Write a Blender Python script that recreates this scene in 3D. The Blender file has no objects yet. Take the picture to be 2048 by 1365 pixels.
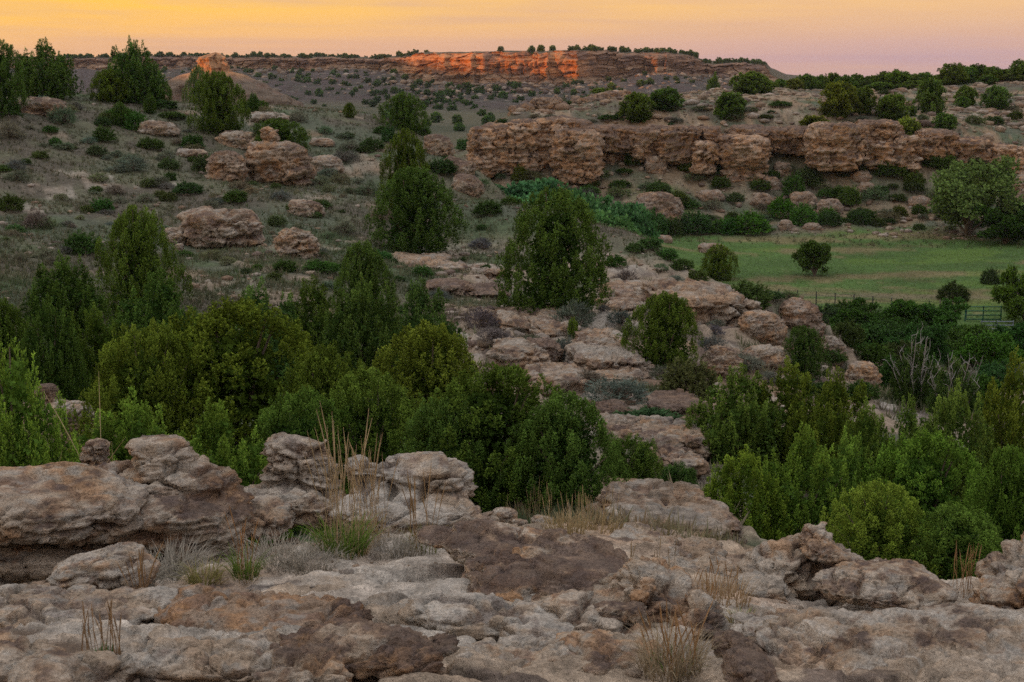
import bpy, math, random
import numpy as np
from mathutils import Vector

# ------------------------------------------------------------------ camera, sky, sun, exposure
sc = bpy.context.scene
COL = sc.collection
W0, H0 = 2048.0, 1365.0            # photograph size used for turning pixels into directions
F = 2813.0                         # focal length in photograph pixels (about 40 degrees wide)
CZ = 25.0                          # eye height above the far valley floor
PITCH = math.atan((H0 / 2 - 112.0) / F)
cp, sp = math.cos(PITCH), math.sin(PITCH)

cam_d = bpy.data.cameras.new('camera')
cam = bpy.data.objects.new('camera', cam_d)
COL.objects.link(cam)
cam.location = (0, 0, CZ)
cam.rotation_euler = (math.pi / 2 - PITCH, 0, 0)
cam_d.sensor_width = 36.0
cam_d.lens = 36.0 * F / W0
cam_d.clip_start = 0.1
cam_d.clip_end = 6000
cam_d.dof.use_dof = True
cam_d.dof.focus_distance = 22.0
cam_d.dof.aperture_fstop = 14.0
sc.camera = cam

SUN_DIR = Vector((-0.82, -0.57, 0.0)).normalized()
SUN_EL = math.radians(3.0)
sun_d = bpy.data.lights.new('sun', 'SUN')
sun = bpy.data.objects.new('sun', sun_d)
COL.objects.link(sun)
sv = Vector((SUN_DIR.x * math.cos(SUN_EL), SUN_DIR.y * math.cos(SUN_EL), math.sin(SUN_EL)))
sun.rotation_euler = sv.to_track_quat('Z', 'Y').to_euler()
sun.location = (0, 0, 120)
sun_d.energy = 3.2
sun_d.angle = math.radians(0.5)
sun_d.color = (1.0, 0.33, 0.07)

world = bpy.data.worlds.new('World')
sc.world = world
world.use_nodes = True
wt = world.node_tree
for n in list(wt.nodes):
    wt.nodes.remove(n)
def wn(t, **kw):
    n = wt.nodes.new(t)
    for k, v in kw.items():
        setattr(n, k, v)
    return n
def ramp(node, stops):
    e = node.color_ramp.elements
    while len(e) > 1:
        e.remove(e[-1])
    e[0].position = stops[0][0]; e[0].color = (*stops[0][1], 1)
    for p, c in stops[1:]:
        k = e.new(p); k.color = (*c, 1)
wo = wn('ShaderNodeOutputWorld')
tc = wn('ShaderNodeTexCoord')
sep = wn('ShaderNodeSeparateXYZ')
wt.links.new(tc.outputs['Generated'], sep.inputs[0])
# elevation 0..1 (sine), stretched near the horizon by a square root
mx = wn('ShaderNodeMath', operation='MAXIMUM'); mx.inputs[1].default_value = 0.0
wt.links.new(sep.outputs['Z'], mx.inputs[0])
sq = wn('ShaderNodeMath', operation='SQRT')
wt.links.new(mx.outputs[0], sq.inputs[0])
# two dusk gradients: towards the afterglow and away from it
rl = wn('ShaderNodeValToRGB'); rr = wn('ShaderNodeValToRGB')
q = lambda deg: math.sqrt(math.sin(math.radians(deg)))
ramp(rl, [(0.0, (0.88, 0.47, 0.24)), (q(0.5), (0.92, 0.50, 0.22)), (q(2.2), (1.08, 0.58, 0.05)), (q(7), (0.85, 0.46, 0.12)),
          (q(18), (0.62, 0.47, 0.38)), (q(40), (1.0, 0.98, 0.98)), (1.0, (1.18, 1.20, 1.24))])
ramp(rr, [(0.0, (0.50, 0.34, 0.40)), (q(0.5), (0.58, 0.38, 0.38)), (q(2.2), (0.80, 0.48, 0.25)), (q(7), (0.66, 0.41, 0.24)),
          (q(18), (0.42, 0.36, 0.37)), (q(40), (0.75, 0.78, 0.84)), (1.0, (1.15, 1.18, 1.24))])
for r_ in (rl, rr):
    wt.links.new(sq.outputs[0], r_.inputs[0])
# azimuth: -1 at the right of the view, +1 towards the left
dt = wn('ShaderNodeVectorMath', operation='DOT_PRODUCT')
wt.links.new(tc.outputs['Generated'], dt.inputs[0])
dt.inputs[1].default_value = (-1.0, 0.0, 0.0)
mr = wn('ShaderNodeMapRange', interpolation_type='SMOOTHSTEP')
mr.inputs['From Min'].default_value = -0.42; mr.inputs['From Max'].default_value = 0.42
wt.links.new(dt.outputs['Value'], mr.inputs['Value'])
mixs = wn('ShaderNodeMix', data_type='RGBA')
wt.links.new(mr.outputs[0], mixs.inputs[0])
wt.links.new(rr.outputs[0], mixs.inputs[6]); wt.links.new(rl.outputs[0], mixs.inputs[7])
# thin streaked cloud
mp = wn('ShaderNodeMapping'); mp.inputs['Scale'].default_value = (4, 4, 70); mp.inputs['Rotation'].default_value = (0, 0.012, 0)
wt.links.new(tc.outputs['Generated'], mp.inputs[0])
cn = wn('ShaderNodeTexNoise'); cn.inputs['Scale'].default_value = 1.6; cn.inputs['Detail'].default_value = 5
wt.links.new(mp.outputs[0], cn.inputs['Vector'])
cr = wn('ShaderNodeMapRange'); cr.inputs['From Min'].default_value = 0.44; cr.inputs['From Max'].default_value = 0.72
cr.inputs['To Max'].default_value = 0.6
wt.links.new(cn.outputs['Fac'], cr.inputs['Value'])
mixc = wn('ShaderNodeMix', data_type='RGBA'); mixc.inputs[7].default_value = (0.66, 0.40, 0.30, 1)
wt.links.new(cr.outputs[0], mixc.inputs[0]); wt.links.new(mixs.outputs[2], mixc.inputs[6])
bg1 = wn('ShaderNodeBackground'); bg1.inputs[1].default_value = 1.0
wt.links.new(mixc.outputs[2], bg1.inputs[0])
sky = wn('ShaderNodeTexSky', sky_type='NISHITA', sun_disc=False)
sky.sun_elevation = SUN_EL
sky.sun_rotation = math.atan2(SUN_DIR.x, SUN_DIR.y)
bg2 = wn('ShaderNodeBackground'); bg2.inputs[1].default_value = 0.05
wt.links.new(sky.outputs[0], bg2.inputs[0])
ad = wn('ShaderNodeAddShader')
wt.links.new(bg1.outputs[0], ad.inputs[0]); wt.links.new(bg2.outputs[0], ad.inputs[1])
wt.links.new(ad.outputs[0], wo.inputs[0])

sc.view_settings.view_transform = 'Standard'
sc.view_settings.look = 'None'
sc.view_settings.exposure = 0.0
sc.view_settings.gamma = 1.0
sc.render.engine = 'CYCLES'
sc.cycles.use_denoising = False
sc.cycles.denoising_prefilter = 'ACCURATE'
sc.cycles.max_bounces = 4
sc.cycles.diffuse_bounces = 3
sc.cycles.transmission_bounces = 2
sc.cycles.use_adaptive_sampling = True
sc.cycles.adaptive_threshold = 0.02

# ------------------------------------------------------------------ numeric helpers
def hash3(ix, iy, iz, seed):
    h = (ix.astype(np.int64) * 374761393 + iy.astype(np.int64) * 668265263 + iz.astype(np.int64) * 2147483647 + seed * 974711) & 0xffffffff
    h = ((h ^ (h >> 13)) * 1274126177) & 0xffffffff
    h = ((h ^ (h >> 15)) * 2246822519) & 0xffffffff
    return ((h ^ (h >> 16)) & 0xffff).astype(np.float32) / 32767.5 - 1.0
def vnoise(x, y, z=None, seed=0):
    x = np.asarray(x, np.float64); y = np.asarray(y, np.float64)
    z = np.zeros_like(x) if z is None else np.asarray(z, np.float64)
    x, y, z = np.broadcast_arrays(x, y, z)
    ix, iy, iz = np.floor(x), np.floor(y), np.floor(z)
    fx, fy, fz = x - ix, y - iy, z - iz
    fx = fx * fx * fx * (fx * (fx * 6 - 15) + 10); fy = fy * fy * fy * (fy * (fy * 6 - 15) + 10); fz = fz * fz * (3 - 2 * fz)
    r = 0
    for dz in (0, 1):
        wz = fz if dz else 1 - fz
        if dz and not np.any(fz):
            break
        for dy in (0, 1):
            wy = fy if dy else 1 - fy
            a = hash3(ix, iy + dy, iz + dz, seed); b = hash3(ix + 1, iy + dy, iz + dz, seed)
            r = r + wz * wy * (a + (b - a) * fx)
    return r
def fbm(x, y, z=None, seed=0, oct=4, gain=0.5):
    r = 0; a = 1.0; f = 1.0; t = 0
    for i in range(oct):
        r = r + a * vnoise(np.asarray(x) * f + i * 17.3, np.asarray(y) * f - i * 9.1, None if z is None else np.asarray(z) * f + i * 5.7, seed + i)
        t += a; a *= gain; f *= 2.03
    return r / t * 1.6
def worley(x, y, z, seed=0):
    """distance to the nearest and second nearest of jittered points, and a hash of the nearest"""
    x, y, z = np.broadcast_arrays(np.asarray(x, float), np.asarray(y, float), np.asarray(z, float))
    bx, by, bz = np.floor(x - .5), np.floor(y - .5), np.floor(z - .5)
    f1 = np.full(x.shape, 9.); f2 = np.full(x.shape, 9.); idh = np.zeros(x.shape)
    for i in (0, 1):
        for j in (0, 1):
            for k in (0, 1):
                cx, cy, cz_ = bx + i, by + j, bz + k
                h1 = hash3(cx, cy, cz_, seed); h2 = hash3(cx, cy, cz_, seed + 51); h3 = hash3(cx, cy, cz_, seed + 97)
                d = (cx + .5 + .36 * h1 - x) ** 2 + (cy + .5 + .36 * h2 - y) ** 2 + (cz_ + .5 + .36 * h3 - z) ** 2
                nr = d < f1
                f2 = np.where(nr, f1, np.minimum(f2, d)); idh = np.where(nr, h1 * .6 + h2 * .4, idh); f1 = np.where(nr, d, f1)
    return np.sqrt(f1), np.sqrt(f2), idh
def beds(s, x, y, seed=0, steep=4.):
    """step-like noise along s: each bed keeps its own setback; second result marks the joints between beds"""
    i = np.floor(s); f = s - i
    a = vnoise(x, y, i, seed=seed); b = vnoise(x, y, i + 1, seed=seed)
    g = np.clip((f - .5) * steep + .5, 0, 1)
    return a + (b - a) * g * g * (3 - 2 * g), np.exp(-((f - .5) / .09) ** 2)
def ss(a, b, x):
    t = np.clip((np.asarray(x, float) - a) / (b - a), 0, 1)
    return t * t * (3 - 2 * t)
def lerp(a, b, t):
    return a + (b - a) * t
def mixc3(a, b, t):
    return a * (1 - t[:, None]) + np.asarray(b)[None, :] * t[:, None]
def terrace(h, step, sharp):
    t = h / step; f = np.floor(t); g = np.clip((t - f - 0.5) * sharp + 0.5, 0, 1)
    return step * (f + g * g * (3 - 2 * g))

def slope_of(py):
    yc = -(py - H0 / 2) / F
    return (-sp + yc * cp) / (cp + yc * sp)
def pix(px, py, Y):
    """world point at forward distance Y seen at photograph pixel (px, py)"""
    xc = (px - W0 / 2) / F; yc = -(py - H0 / 2) / F
    dy = cp + yc * sp
    return np.array([xc / dy * Y, Y, CZ + slope_of(py) * Y])
def px_at(px, Y, z):
    """world point at forward distance Y and relative height z, roughly below pixel column px"""
    s = z / Y
    yc = (s * cp + sp) / (cp - s * sp)
    return np.array([(px - W0 / 2) / F / (cp + yc * sp) * Y, Y, CZ + z])

# ------------------------------------------------------------------ ground height
CTRL = []
for a in [(0,1365,3.3),(500,1365,3.25),(1024,1365,3.3),(1500,1365,3.5),(2048,1365,3.5),
          (0,1200,4.6),(500,1200,4.7),(1024,1230,4.6),(1500,1250,4.4),(2048,1260,4.4),
          (300,1150,5.4),(700,1120,6.0),(1024,1110,6.1),(1500,1190,5.3),(2000,1210,5.2),
          (0,1110,6.2),(400,1085,6.6),(700,1050,7.2),(900,1045,7.5),(1120,1065,7.6),(1600,1150,6.4),(2000,1175,6.1),
          (1200,1048,9.5),(1370,1092,8.0),(1350,1030,12),(1300,985,14.2),(1300,920,19),(1300,860,22.5),(1250,780,29),(1150,700,38),(1320,700,38),
          (1000,620,50),(1000,570,58),(1300,600,56),(1450,600,54),(900,520,68),(1250,500,75),(1290,485,80),
          (1560,690,45),(1600,630,52),(1700,840,35),(130,835,19),(0,700,36),
          (0,600,46),(300,600,49),(600,570,54),(0,500,58),(300,500,62),(600,510,63),(0,400,72),(300,400,76),(600,400,79),(0,300,84),(300,300,91),(600,300,99),
          (900,470,77),(900,400,92),(0,200,95),(150,195,104),(300,200,108),(450,215,116),(600,225,122),(700,235,126),(800,268,122),(880,300,112),(950,350,100),(1000,405,91),(1150,450,84),
          (1300,462,157),(1300,405,165),(1600,445,160),(1600,375,171),(1900,445,160),(1900,375,171),(1050,375,170),(1200,372,171),(1450,372,171),(1750,372,171),
          (1000,265,181),(1150,264,181),(1300,264,181),(1450,262,181),(1600,260,181),(1750,262,181),(1900,264,182),(2048,300,180),(2048,400,166),
          (1100,225,200),(1300,192,238),(1600,205,224),(1900,205,228),(1200,200,236),(1500,178,255),(1700,183,260),(1950,165,270),(2048,150,280)]:
    CTRL.append(pix(*a))
for a in [(300,9.5,-3.7),(0,9.5,-3.5),(700,10,-3.9),(950,10.5,-4.0),(300,13,-4.7),(700,13,-4.7),(300,18,-5.6),(750,18,-5.7),(300,26,-6.8),(750,26,-6.9),(300,38,-8.0),(700,40,-8.4),(0,26,-6.2),
          (1000,15,-4.9),(1000,22,-6.2),(1000,32,-7.6),
          (1700,8.5,-3.3),(1700,12,-4.6),(1700,16,-5.7),(2000,8.5,-3.4),(2000,12,-4.8),(2000,20,-7.0),(1650,24,-7.6),(1700,50,-12.2),(1700,62,-14.3),(1700,80,-17.4),(1700,98,-19.3),(2000,40,-11.0),(2000,60,-15),(2000,85,-18.6),
          (1250,84,-12.4),(1200,92,-14),(1100,97,-13.2),(1300,88,-14.5),(1500,80,-15.5),(1400,90,-17.5),(1350,100,-18.6),(1450,72,-11.8),
          (0,135,-6),(300,150,-8),(600,170,-13),(800,150,-12),(600,230,-21),(0,250,-15),(300,300,-23),(900,300,-24),
          (1000,118,-15),(1100,112,-16),(1200,108,-17),(1300,110,-18.5),(1000,150,-16.8),(900,150,-17.5),(900,180,-18.5),(900,220,-21),
          (1400,125,-19.5),(1700,115,-19.5),(1700,135,-19.5),(1700,150,-19.3),(2048,105,-19.3),(2048,125,-19.2),(2048,148,-19.0),(1400,145,-19.3),
          (1100,290,-15),(1300,330,-15),(1700,350,-13),(2048,370,-9),(1300,480,-24),(1700,500,-22),(2048,520,-18),(0,500,-24),(600,500,-24),(900,480,-24.5),(900,420,-24.5),
          (0,800,-25),(1000,800,-25),(2048,800,-24),(0,1500,-25),(1024,1500,-25),(2048,1500,-25),(1024,3000,-25),
          (0,1.5,-1.55),(1024,1.5,-1.55),(2048,1.5,-1.55),(0,.5,-1.5),(2048,.5,-1.5)]:
    CTRL.append(px_at(*a))
for (x, y, z) in [(-60,60,-5),(60,60,-15),(-90,120,-4),(130,120,-17),(150,200,-12),(-200,200,-10),(6,4,-1.9),(-6,4,-1.9),(14,10,-4),(-14,10,-4),(-40,25,-5),(40,25,-9)]:
    CTRL.append(np.array([x, y, CZ + z]))
CTRL = np.array(CTRL)
AMAX = 0.62
def av(x, y):
    r = np.sqrt(x * x + y * y) + 1e-6
    a = np.arctan2(x, y)
    return np.clip(a, -AMAX, AMAX), np.log(np.clip(r, 0.5, 3000)), a, r
ca, cv, _, _ = av(CTRL[:, 0], CTRL[:, 1])
C2 = 0.03 ** 2
def phi(a, v):
    return np.sqrt((a[:, None] - ca[None]) ** 2 + (v[:, None] - cv[None]) ** 2 + C2)
nC = len(CTRL)
A = np.zeros((nC + 1, nC + 1)); A[:nC, :nC] = phi(ca, cv) + 1e-3 * np.eye(nC); A[nC, :nC] = 1; A[:nC, nC] = 1
cw = np.linalg.solve(A, np.append(CTRL[:, 2] - CZ, 0))
SHADE_RIDGE = np.array([(-620., 420.), (-350., -350.)])
RT = [-1.2, -.6, -.38, 0, .16, .35, .5, .7, 1.0, 1.5]
RH = [44, 43, 41, 30, 18, 24, 34, 40, 42, 42]
def base_h(x, y):
    """smooth ground, relative to the eye"""
    x = np.asarray(x, float).ravel(); y = np.asarray(y, float).ravel()
    a, v, at, r = av(x, y)
    out = np.empty_like(x)
    for i in range(0, len(x), 60000):
        s = slice(i, i + 60000)
        out[s] = phi(a[s], v[s]) @ cw[:nC] + cw[nC]
    out = np.where(r > 1000, np.minimum(out, -25 - .030 * (r - 1000) * ss(.08, .14, a)), out)
    # behind the photographer the bench simply goes on
    bk = ss(0.7, 1.6, np.abs(at))
    flat = -1.6 - 3.5 * ss(10, 80, r)
    out = out * (1 - bk) + flat * bk
    # unseen ridge added west of the valley, crest shaped to block the low sun
    d = SHADE_RIDGE[1] - SHADE_RIDGE[0]; L = np.hypot(*d); d = d / L
    t = ((x - SHADE_RIDGE[0, 0]) * d[0] + (y - SHADE_RIDGE[0, 1]) * d[1]) / L
    side = np.abs(-(x - SHADE_RIDGE[0, 0]) * d[1] + (y - SHADE_RIDGE[0, 1]) * d[0])
    crest = np.interp(t, RT, RH)
    w = ss(0, 1, np.clip(1 - side / 170, 0, 1)) * ss(2.2, 1.5, t) * ss(-1.9, -1.2, t)
    return out * (1 - w) + np.maximum(out, crest) * w
def frame_px(x, y):
    return W0 / 2 + x / np.maximum(y, .1) * F * 0.985
def fg_mask(r):
    return ss(12, 8.5, r)
def rockiness(x, y, r):
    """0..1 share of bare rock on the ground"""
    px = frame_px(x, y)
    n = fbm(x / 5, y / 5, seed=31)
    n2 = fbm(x / 1.6, y / 1.6, seed=32)
    m = fg_mask(r) * ss(-.75, -.45, fbm(x / .8, y / .8, seed=33))
    shelf = ss(24, 27, r) * ss(78, 70, r) * ss(780, 960, px) * ss(-.25, .2, n + .5 * n2 + .12)
    slope = ss(9, 12, r) * ss(27, 24, r) * np.maximum(ss(1120, 1240, px), ss(300, 220, px)) * ss(-.5, 0, n + .5 * n2 + .2)
    left = ss(40, 48, r) * ss(125, 118, r) * ss(960, 800, px) * ss(.5, .68, n + .6 * n2) * .7
    bench = ss(178, 183, r) * ss(340, 300, r) * ss(900, 960, px) * ss(-.35, .25, n + .7 * n2) * .9
    talus = ss(155, 164, r) * ss(180, 176, r) * ss(900, 960, px) * ss(-.3, .4, n + n2) * .6
    return np.clip(np.maximum.reduce([m, shelf, slope, left, bench, talus]), 0, 1)
def gz(x, y, fine=True):
    x = np.asarray(x, float); y = np.asarray(y, float); sh = x.shape
    x = x.ravel(); y = y.ravel()
    h = base_h(x, y); r = np.hypot(x, y)
    fg = fg_mask(r); far = ss(300, 420, r)
    past = ss(95, 104, r) * ss(160, 154, r) * ss(1290, 1380, frame_px(x, y))
    h = h + (1 - fg) * (1 - past * .85) * (.28 * fbm(x / 9, y / 9, seed=3) + .10 * fbm(x / 2.2, y / 2.2, seed=5)) * ss(6, 30, r)
    h = h + fg * (.06 * fbm(x / 1.5, y / 1.1, seed=7, oct=3) - .09 * ss(3.0, 3.8, r) * ss(8.6, 7, r))
    if fine:
        rk = rockiness(x, y, r)
        # bedded sandstone: broken ledges
        wr = .12 * fbm(x / 1.1, y / 1.1, seed=11, oct=3)
        near = terrace(h + wr, .105, 2.2) - wr
        wr2 = .9 * fbm(x / 7, y / 7, seed=12, oct=4)
        mid = terrace(h + wr2, .42, 4.5) - wr2
        h = h + rk * fg * .75 * (near - h) + rk * (1 - fg) * .8 * (mid - h) * (1 - far)
        nr_ = np.nonzero(fg > .01)[0]
        if len(nr_):
            X, Yy = x[nr_], y[nr_]
            w_ = .25 * fbm(X / .4, Yy / .4, seed=16, oct=3)
            f1, f2, cid = worley(X / 1.5 + w_, Yy / 1.0 - w_, 0 * X + .5, 17)
            g1, g2, cid2 = worley(X / .24 + w_, Yy / .17 + w_, 0 * X + .5, 18)
            amp_ = ss(-.5, .35, fbm(X / 1.3, Yy / 1.0, seed=19, oct=2))
            dh = .026 * fbm(X / .22, Yy / .15, seed=13, oct=5, gain=.65) - .05 * ss(.22, .55, fbm(X / .5, Yy / .33, seed=14, oct=3)) \
                + .04 * cid - .085 * ss(.075, .01, f2 - f1) * ss(-.4, .2, vnoise(X / .7, Yy / .7, seed=20)) + amp_ * (.014 * cid2 - .022 * ss(.15, .03, g2 - g1))
            h[nr_] += rk[nr_] * fg[nr_] * dh
        h = h + rk * (1 - fg) * .15 * fbm(x / .9, y / .9, seed=15, oct=4, gain=.6) * ss(8, 20, r) * (1 - far)
    return (h + CZ).reshape(sh)
_ad = np.linspace(-.43, .43, 440)
_sd = np.concatenate([np.linspace(.43, 1.0, 50)[1:], np.linspace(1.0, math.pi, 60)[1:]])
G_ANG = np.concatenate([-_sd[::-1], _ad, _sd])
G_RAD = np.concatenate([np.geomspace(.4, 2.8, 14)[:-1], np.geomspace(2.8, 10, 250)[:-1], np.geomspace(10, 95, 170)[:-1], np.geomspace(95, 300, 110)[:-1], np.geomspace(300, 2000, 56)])
_a2, _r2 = np.meshgrid(G_ANG, G_RAD)
G_X = _r2 * np.sin(_a2); G_Y = _r2 * np.cos(_a2)
G_Z = gz(G_X, G_Y)
def gq(x, y):
    """height of the finished ground sheet"""
    x = np.asarray(x, float); y = np.asarray(y, float)
    a = np.arctan2(x, y); r = np.clip(np.hypot(x, y), .4, 1999)
    fi = np.interp(r, G_RAD, np.arange(len(G_RAD))); fj = np.interp(a, G_ANG, np.arange(len(G_ANG)))
    i = np.minimum(fi.astype(int), len(G_RAD) - 2); j = np.minimum(fj.astype(int), len(G_ANG) - 2); u = fi - i; w = fj - j
    return (G_Z[i, j] * (1 - u) + G_Z[i + 1, j] * u) * (1 - w) + (G_Z[i, j + 1] * (1 - u) + G_Z[i + 1, j + 1] * u) * w
def gz1(x, y):
    return float(gq(np.array([x]), np.array([y]))[0])
_Ys = np.exp(np.linspace(math.log(2.2), math.log(420), 1400))
def ground_hit(px, py, ymin=2.2):
    """where the line of sight through a pixel meets the ground"""
    xc = (px - W0 / 2) / F; yc = -(py - H0 / 2) / F
    Ys = _Ys[_Ys >= ymin]
    X = xc / (cp + yc * sp) * Ys; Z = CZ + slope_of(py) * Ys
    b = gq(X, Ys) >= Z
    i = int(np.argmax(b)) if b.any() else len(Ys) - 1
    return np.array([X[i], Ys[i], gz1(X[i], Ys[i])])

# ------------------------------------------------------------------ mesh helpers
def add_mesh(name, v, faces, col=None, smooth=True):
    v = np.asarray(v, np.float32); faces = np.asarray(faces, np.int32)
    me = bpy.data.meshes.new(name)
    k = faces.shape[1]
    me.vertices.add(len(v)); me.vertices.foreach_set('co', v.ravel())
    me.loops.add(faces.size); me.loops.foreach_set('vertex_index', faces.ravel())
    me.polygons.add(len(faces))
    me.polygons.foreach_set('loop_start', np.arange(0, faces.size, k, dtype=np.int32))
    me.polygons.foreach_set('loop_total', np.full(len(faces), k, np.int32))
    if smooth:
        me.polygons.foreach_set('use_smooth', np.ones(len(faces), bool))
    me.update(calc_edges=True)
    if col is not None:
        set_col(me, col)
    return me
def set_col(me, col):
    at = me.color_attributes.new('Col', 'FLOAT_COLOR', 'POINT')
    c = np.ones((len(col), 4), np.float32); c[:, :3] = np.clip(col, 0, 1)
    at.data.foreach_set('color', c.ravel())
def link(name, me, mat=None, parent=None, loc=None):
    o = bpy.data.objects.new(name, me)
    COL.objects.link(o)
    if mat is not None and me is not None and not me.materials:
        me.materials.append(mat)
    if parent is not None:
        o.parent = parent
    if loc is not None:
        o.location = [float(c) for c in loc]
    return o
def tag(o, label=None, cat=None, group=None, kind=None):
    if label: o['label'] = label
    if cat: o['category'] = cat
    if group: o['group'] = group
    if kind: o['kind'] = kind
    return o
def grid_faces(nr, nc):
    i = np.arange(nr * nc).reshape(nr, nc)
    return np.stack([i[:-1, :-1], i[:-1, 1:], i[1:, 1:], i[1:, :-1]], -1).reshape(-1, 4)
def tube(path, rad, sides=6):
    """tapered tube through points; returns verts, quads"""
    path = np.asarray(path, float); n = len(path)
    t = np.gradient(path, axis=0); t /= np.linalg.norm(t, axis=1)[:, None] + 1e-9
    ref = np.array([0.3, 0.9, 0.2]); u = np.cross(t, ref); u /= np.linalg.norm(u, axis=1)[:, None] + 1e-9
    w = np.cross(t, u); an = np.linspace(0, 2 * math.pi, sides, endpoint=False)
    rad = np.asarray(rad, float)[:, None, None]
    v = path[:, None] + rad * (np.cos(an)[None, :, None] * u[:, None] + np.sin(an)[None, :, None] * w[:, None])
    i = np.arange(n * sides).reshape(n, sides); j = np.roll(i, -1, axis=1)
    f = np.stack([i[:-1], j[:-1], j[1:], i[1:]], -1).reshape(-1, 4)
    return v.reshape(-1, 3), f
def join(parts):
    vs, fs, o = [], [], 0
    for v, f in parts:
        vs.append(v); fs.append(f + o); o += len(v)
    return np.concatenate(vs), np.concatenate(fs)

# ------------------------------------------------------------------ materials
def mat_base(name):
    m = bpy.data.materials.new(name); m.use_nodes = True
    nt = m.node_tree
    b = nt.nodes['Principled BSDF']
    return m, nt, b
def rock_material(name, bump_scale, fine, dist, coord='Object', rough=.93):
    m, nt, b = mat_base(name)
    N = nt.nodes.new; Lk = nt.links.new
    at = N('ShaderNodeAttribute'); at.attribute_name = 'Col'
    tcn = N('ShaderNodeTexCoord')
    n1 = N('ShaderNodeTexNoise'); n1.inputs['Scale'].default_value = bump_scale; n1.inputs['Detail'].default_value = 9; n1.inputs['Roughness'].default_value = .68
    n2 = N('ShaderNodeTexNoise'); n2.inputs['Scale'].default_value = fine; n2.inputs['Detail'].default_value = 4
    mpn = N('ShaderNodeMapping'); mpn.inputs['Scale'].default_value = (.6, .6, 2.6)
    Lk(tcn.outputs[coord], mpn.inputs[0]); Lk(mpn.outputs[0], n1.inputs['Vector']); Lk(tcn.outputs[coord], n2.inputs['Vector'])
    r1 = N('ShaderNodeMapRange'); r1.inputs['From Min'].default_value = .25; r1.inputs['From Max'].default_value = .75; r1.inputs['To Min'].default_value = .5; r1.inputs['To Max'].default_value = 1.45
    Lk(n1.outputs['Fac'], r1.inputs['Value'])
    r2 = N('ShaderNodeMapRange'); r2.inputs['From Min'].default_value = .3; r2.inputs['From Max'].default_value = .7; r2.inputs['To Min'].default_value = .66; r2.inputs['To Max'].default_value = 1.3
    Lk(n2.outputs['Fac'], r2.inputs['Value'])
    mu = N('ShaderNodeMath'); mu.operation = 'MULTIPLY'; Lk(r1.outputs[0], mu.inputs[0]); Lk(r2.outputs[0], mu.inputs[1])
    hs = N('ShaderNodeVectorMath'); hs.operation = 'SCALE'; Lk(at.outputs['Color'], hs.inputs[0]); Lk(mu.outputs[0], hs.inputs['Scale'])
    Lk(hs.outputs[0], b.inputs['Base Color'])
    b.inputs['Roughness'].default_value = rough; b.inputs['Specular IOR Level'].default_value = .2
    ad_ = N('ShaderNodeMath'); ad_.operation = 'MULTIPLY_ADD'; ad_.inputs[1].default_value = .35
    Lk(n2.outputs['Fac'], ad_.inputs[0]); Lk(n1.outputs['Fac'], ad_.inputs[2])
    bp = N('ShaderNodeBump'); bp.inputs['Strength'].default_value = .9; bp.inputs['Distance'].default_value = dist
    Lk(ad_.outputs[0], bp.inputs['Height']); Lk(bp.outputs[0], b.inputs['Normal'])
    return m
M_ROCK_NEAR = rock_material('sandstone_near', 9.0, 90.0, .07)
M_ROCK_MID = rock_material('sandstone_mid', 1.6, 14.0, .22)
M_ROCK_FAR = rock_material('sandstone_far', .22, 1.6, 1.0)
def ground_material():
    m, nt, b = mat_base('ground_soil')
    N = nt.nodes.new; Lk = nt.links.new
    at = N('ShaderNodeAttribute'); at.attribute_name = 'Col'
    tcn = N('ShaderNodeTexCoord')
    last = None; heights = []
    for s, lo, hi, det in ((11.0, .55, 1.4, 10), (2.2, .7, 1.3, 8), (70., .7, 1.3, 4)):
        n1 = N('ShaderNodeTexNoise'); n1.inputs['Scale'].default_value = s; n1.inputs['Detail'].default_value = det; n1.inputs['Roughness'].default_value = .65
        Lk(tcn.outputs['Object'], n1.inputs['Vector'])
        r1 = N('ShaderNodeMapRange'); r1.inputs['From Min'].default_value = .3; r1.inputs['From Max'].default_value = .7; r1.inputs['To Min'].default_value = lo; r1.inputs['To Max'].default_value = hi
        Lk(n1.outputs['Fac'], r1.inputs['Value'])
        hs = N('ShaderNodeVectorMath'); hs.operation = 'SCALE'
        Lk(last if last else at.outputs['Color'], hs.inputs[0]); Lk(r1.outputs[0], hs.inputs['Scale'])
        last = hs.outputs[0]; heights.append(n1.outputs['Fac'])
    Lk(last, b.inputs['Base Color'])
    b.inputs['Roughness'].default_value = .95; b.inputs['Specular IOR Level'].default_value = .15
    b1 = N('ShaderNodeBump'); b1.inputs['Strength'].default_value = 1.0; b1.inputs['Distance'].default_value = .06; Lk(heights[0], b1.inputs['Height'])
    b2 = N('ShaderNodeBump'); b2.inputs['Strength'].default_value = .8; b2.inputs['Distance'].default_value = .12; Lk(heights[1], b2.inputs['Height']); Lk(b1.outputs[0], b2.inputs['Normal'])
    Lk(b2.outputs[0], b.inputs['Normal'])
    return m
M_GROUND = ground_material()
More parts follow.
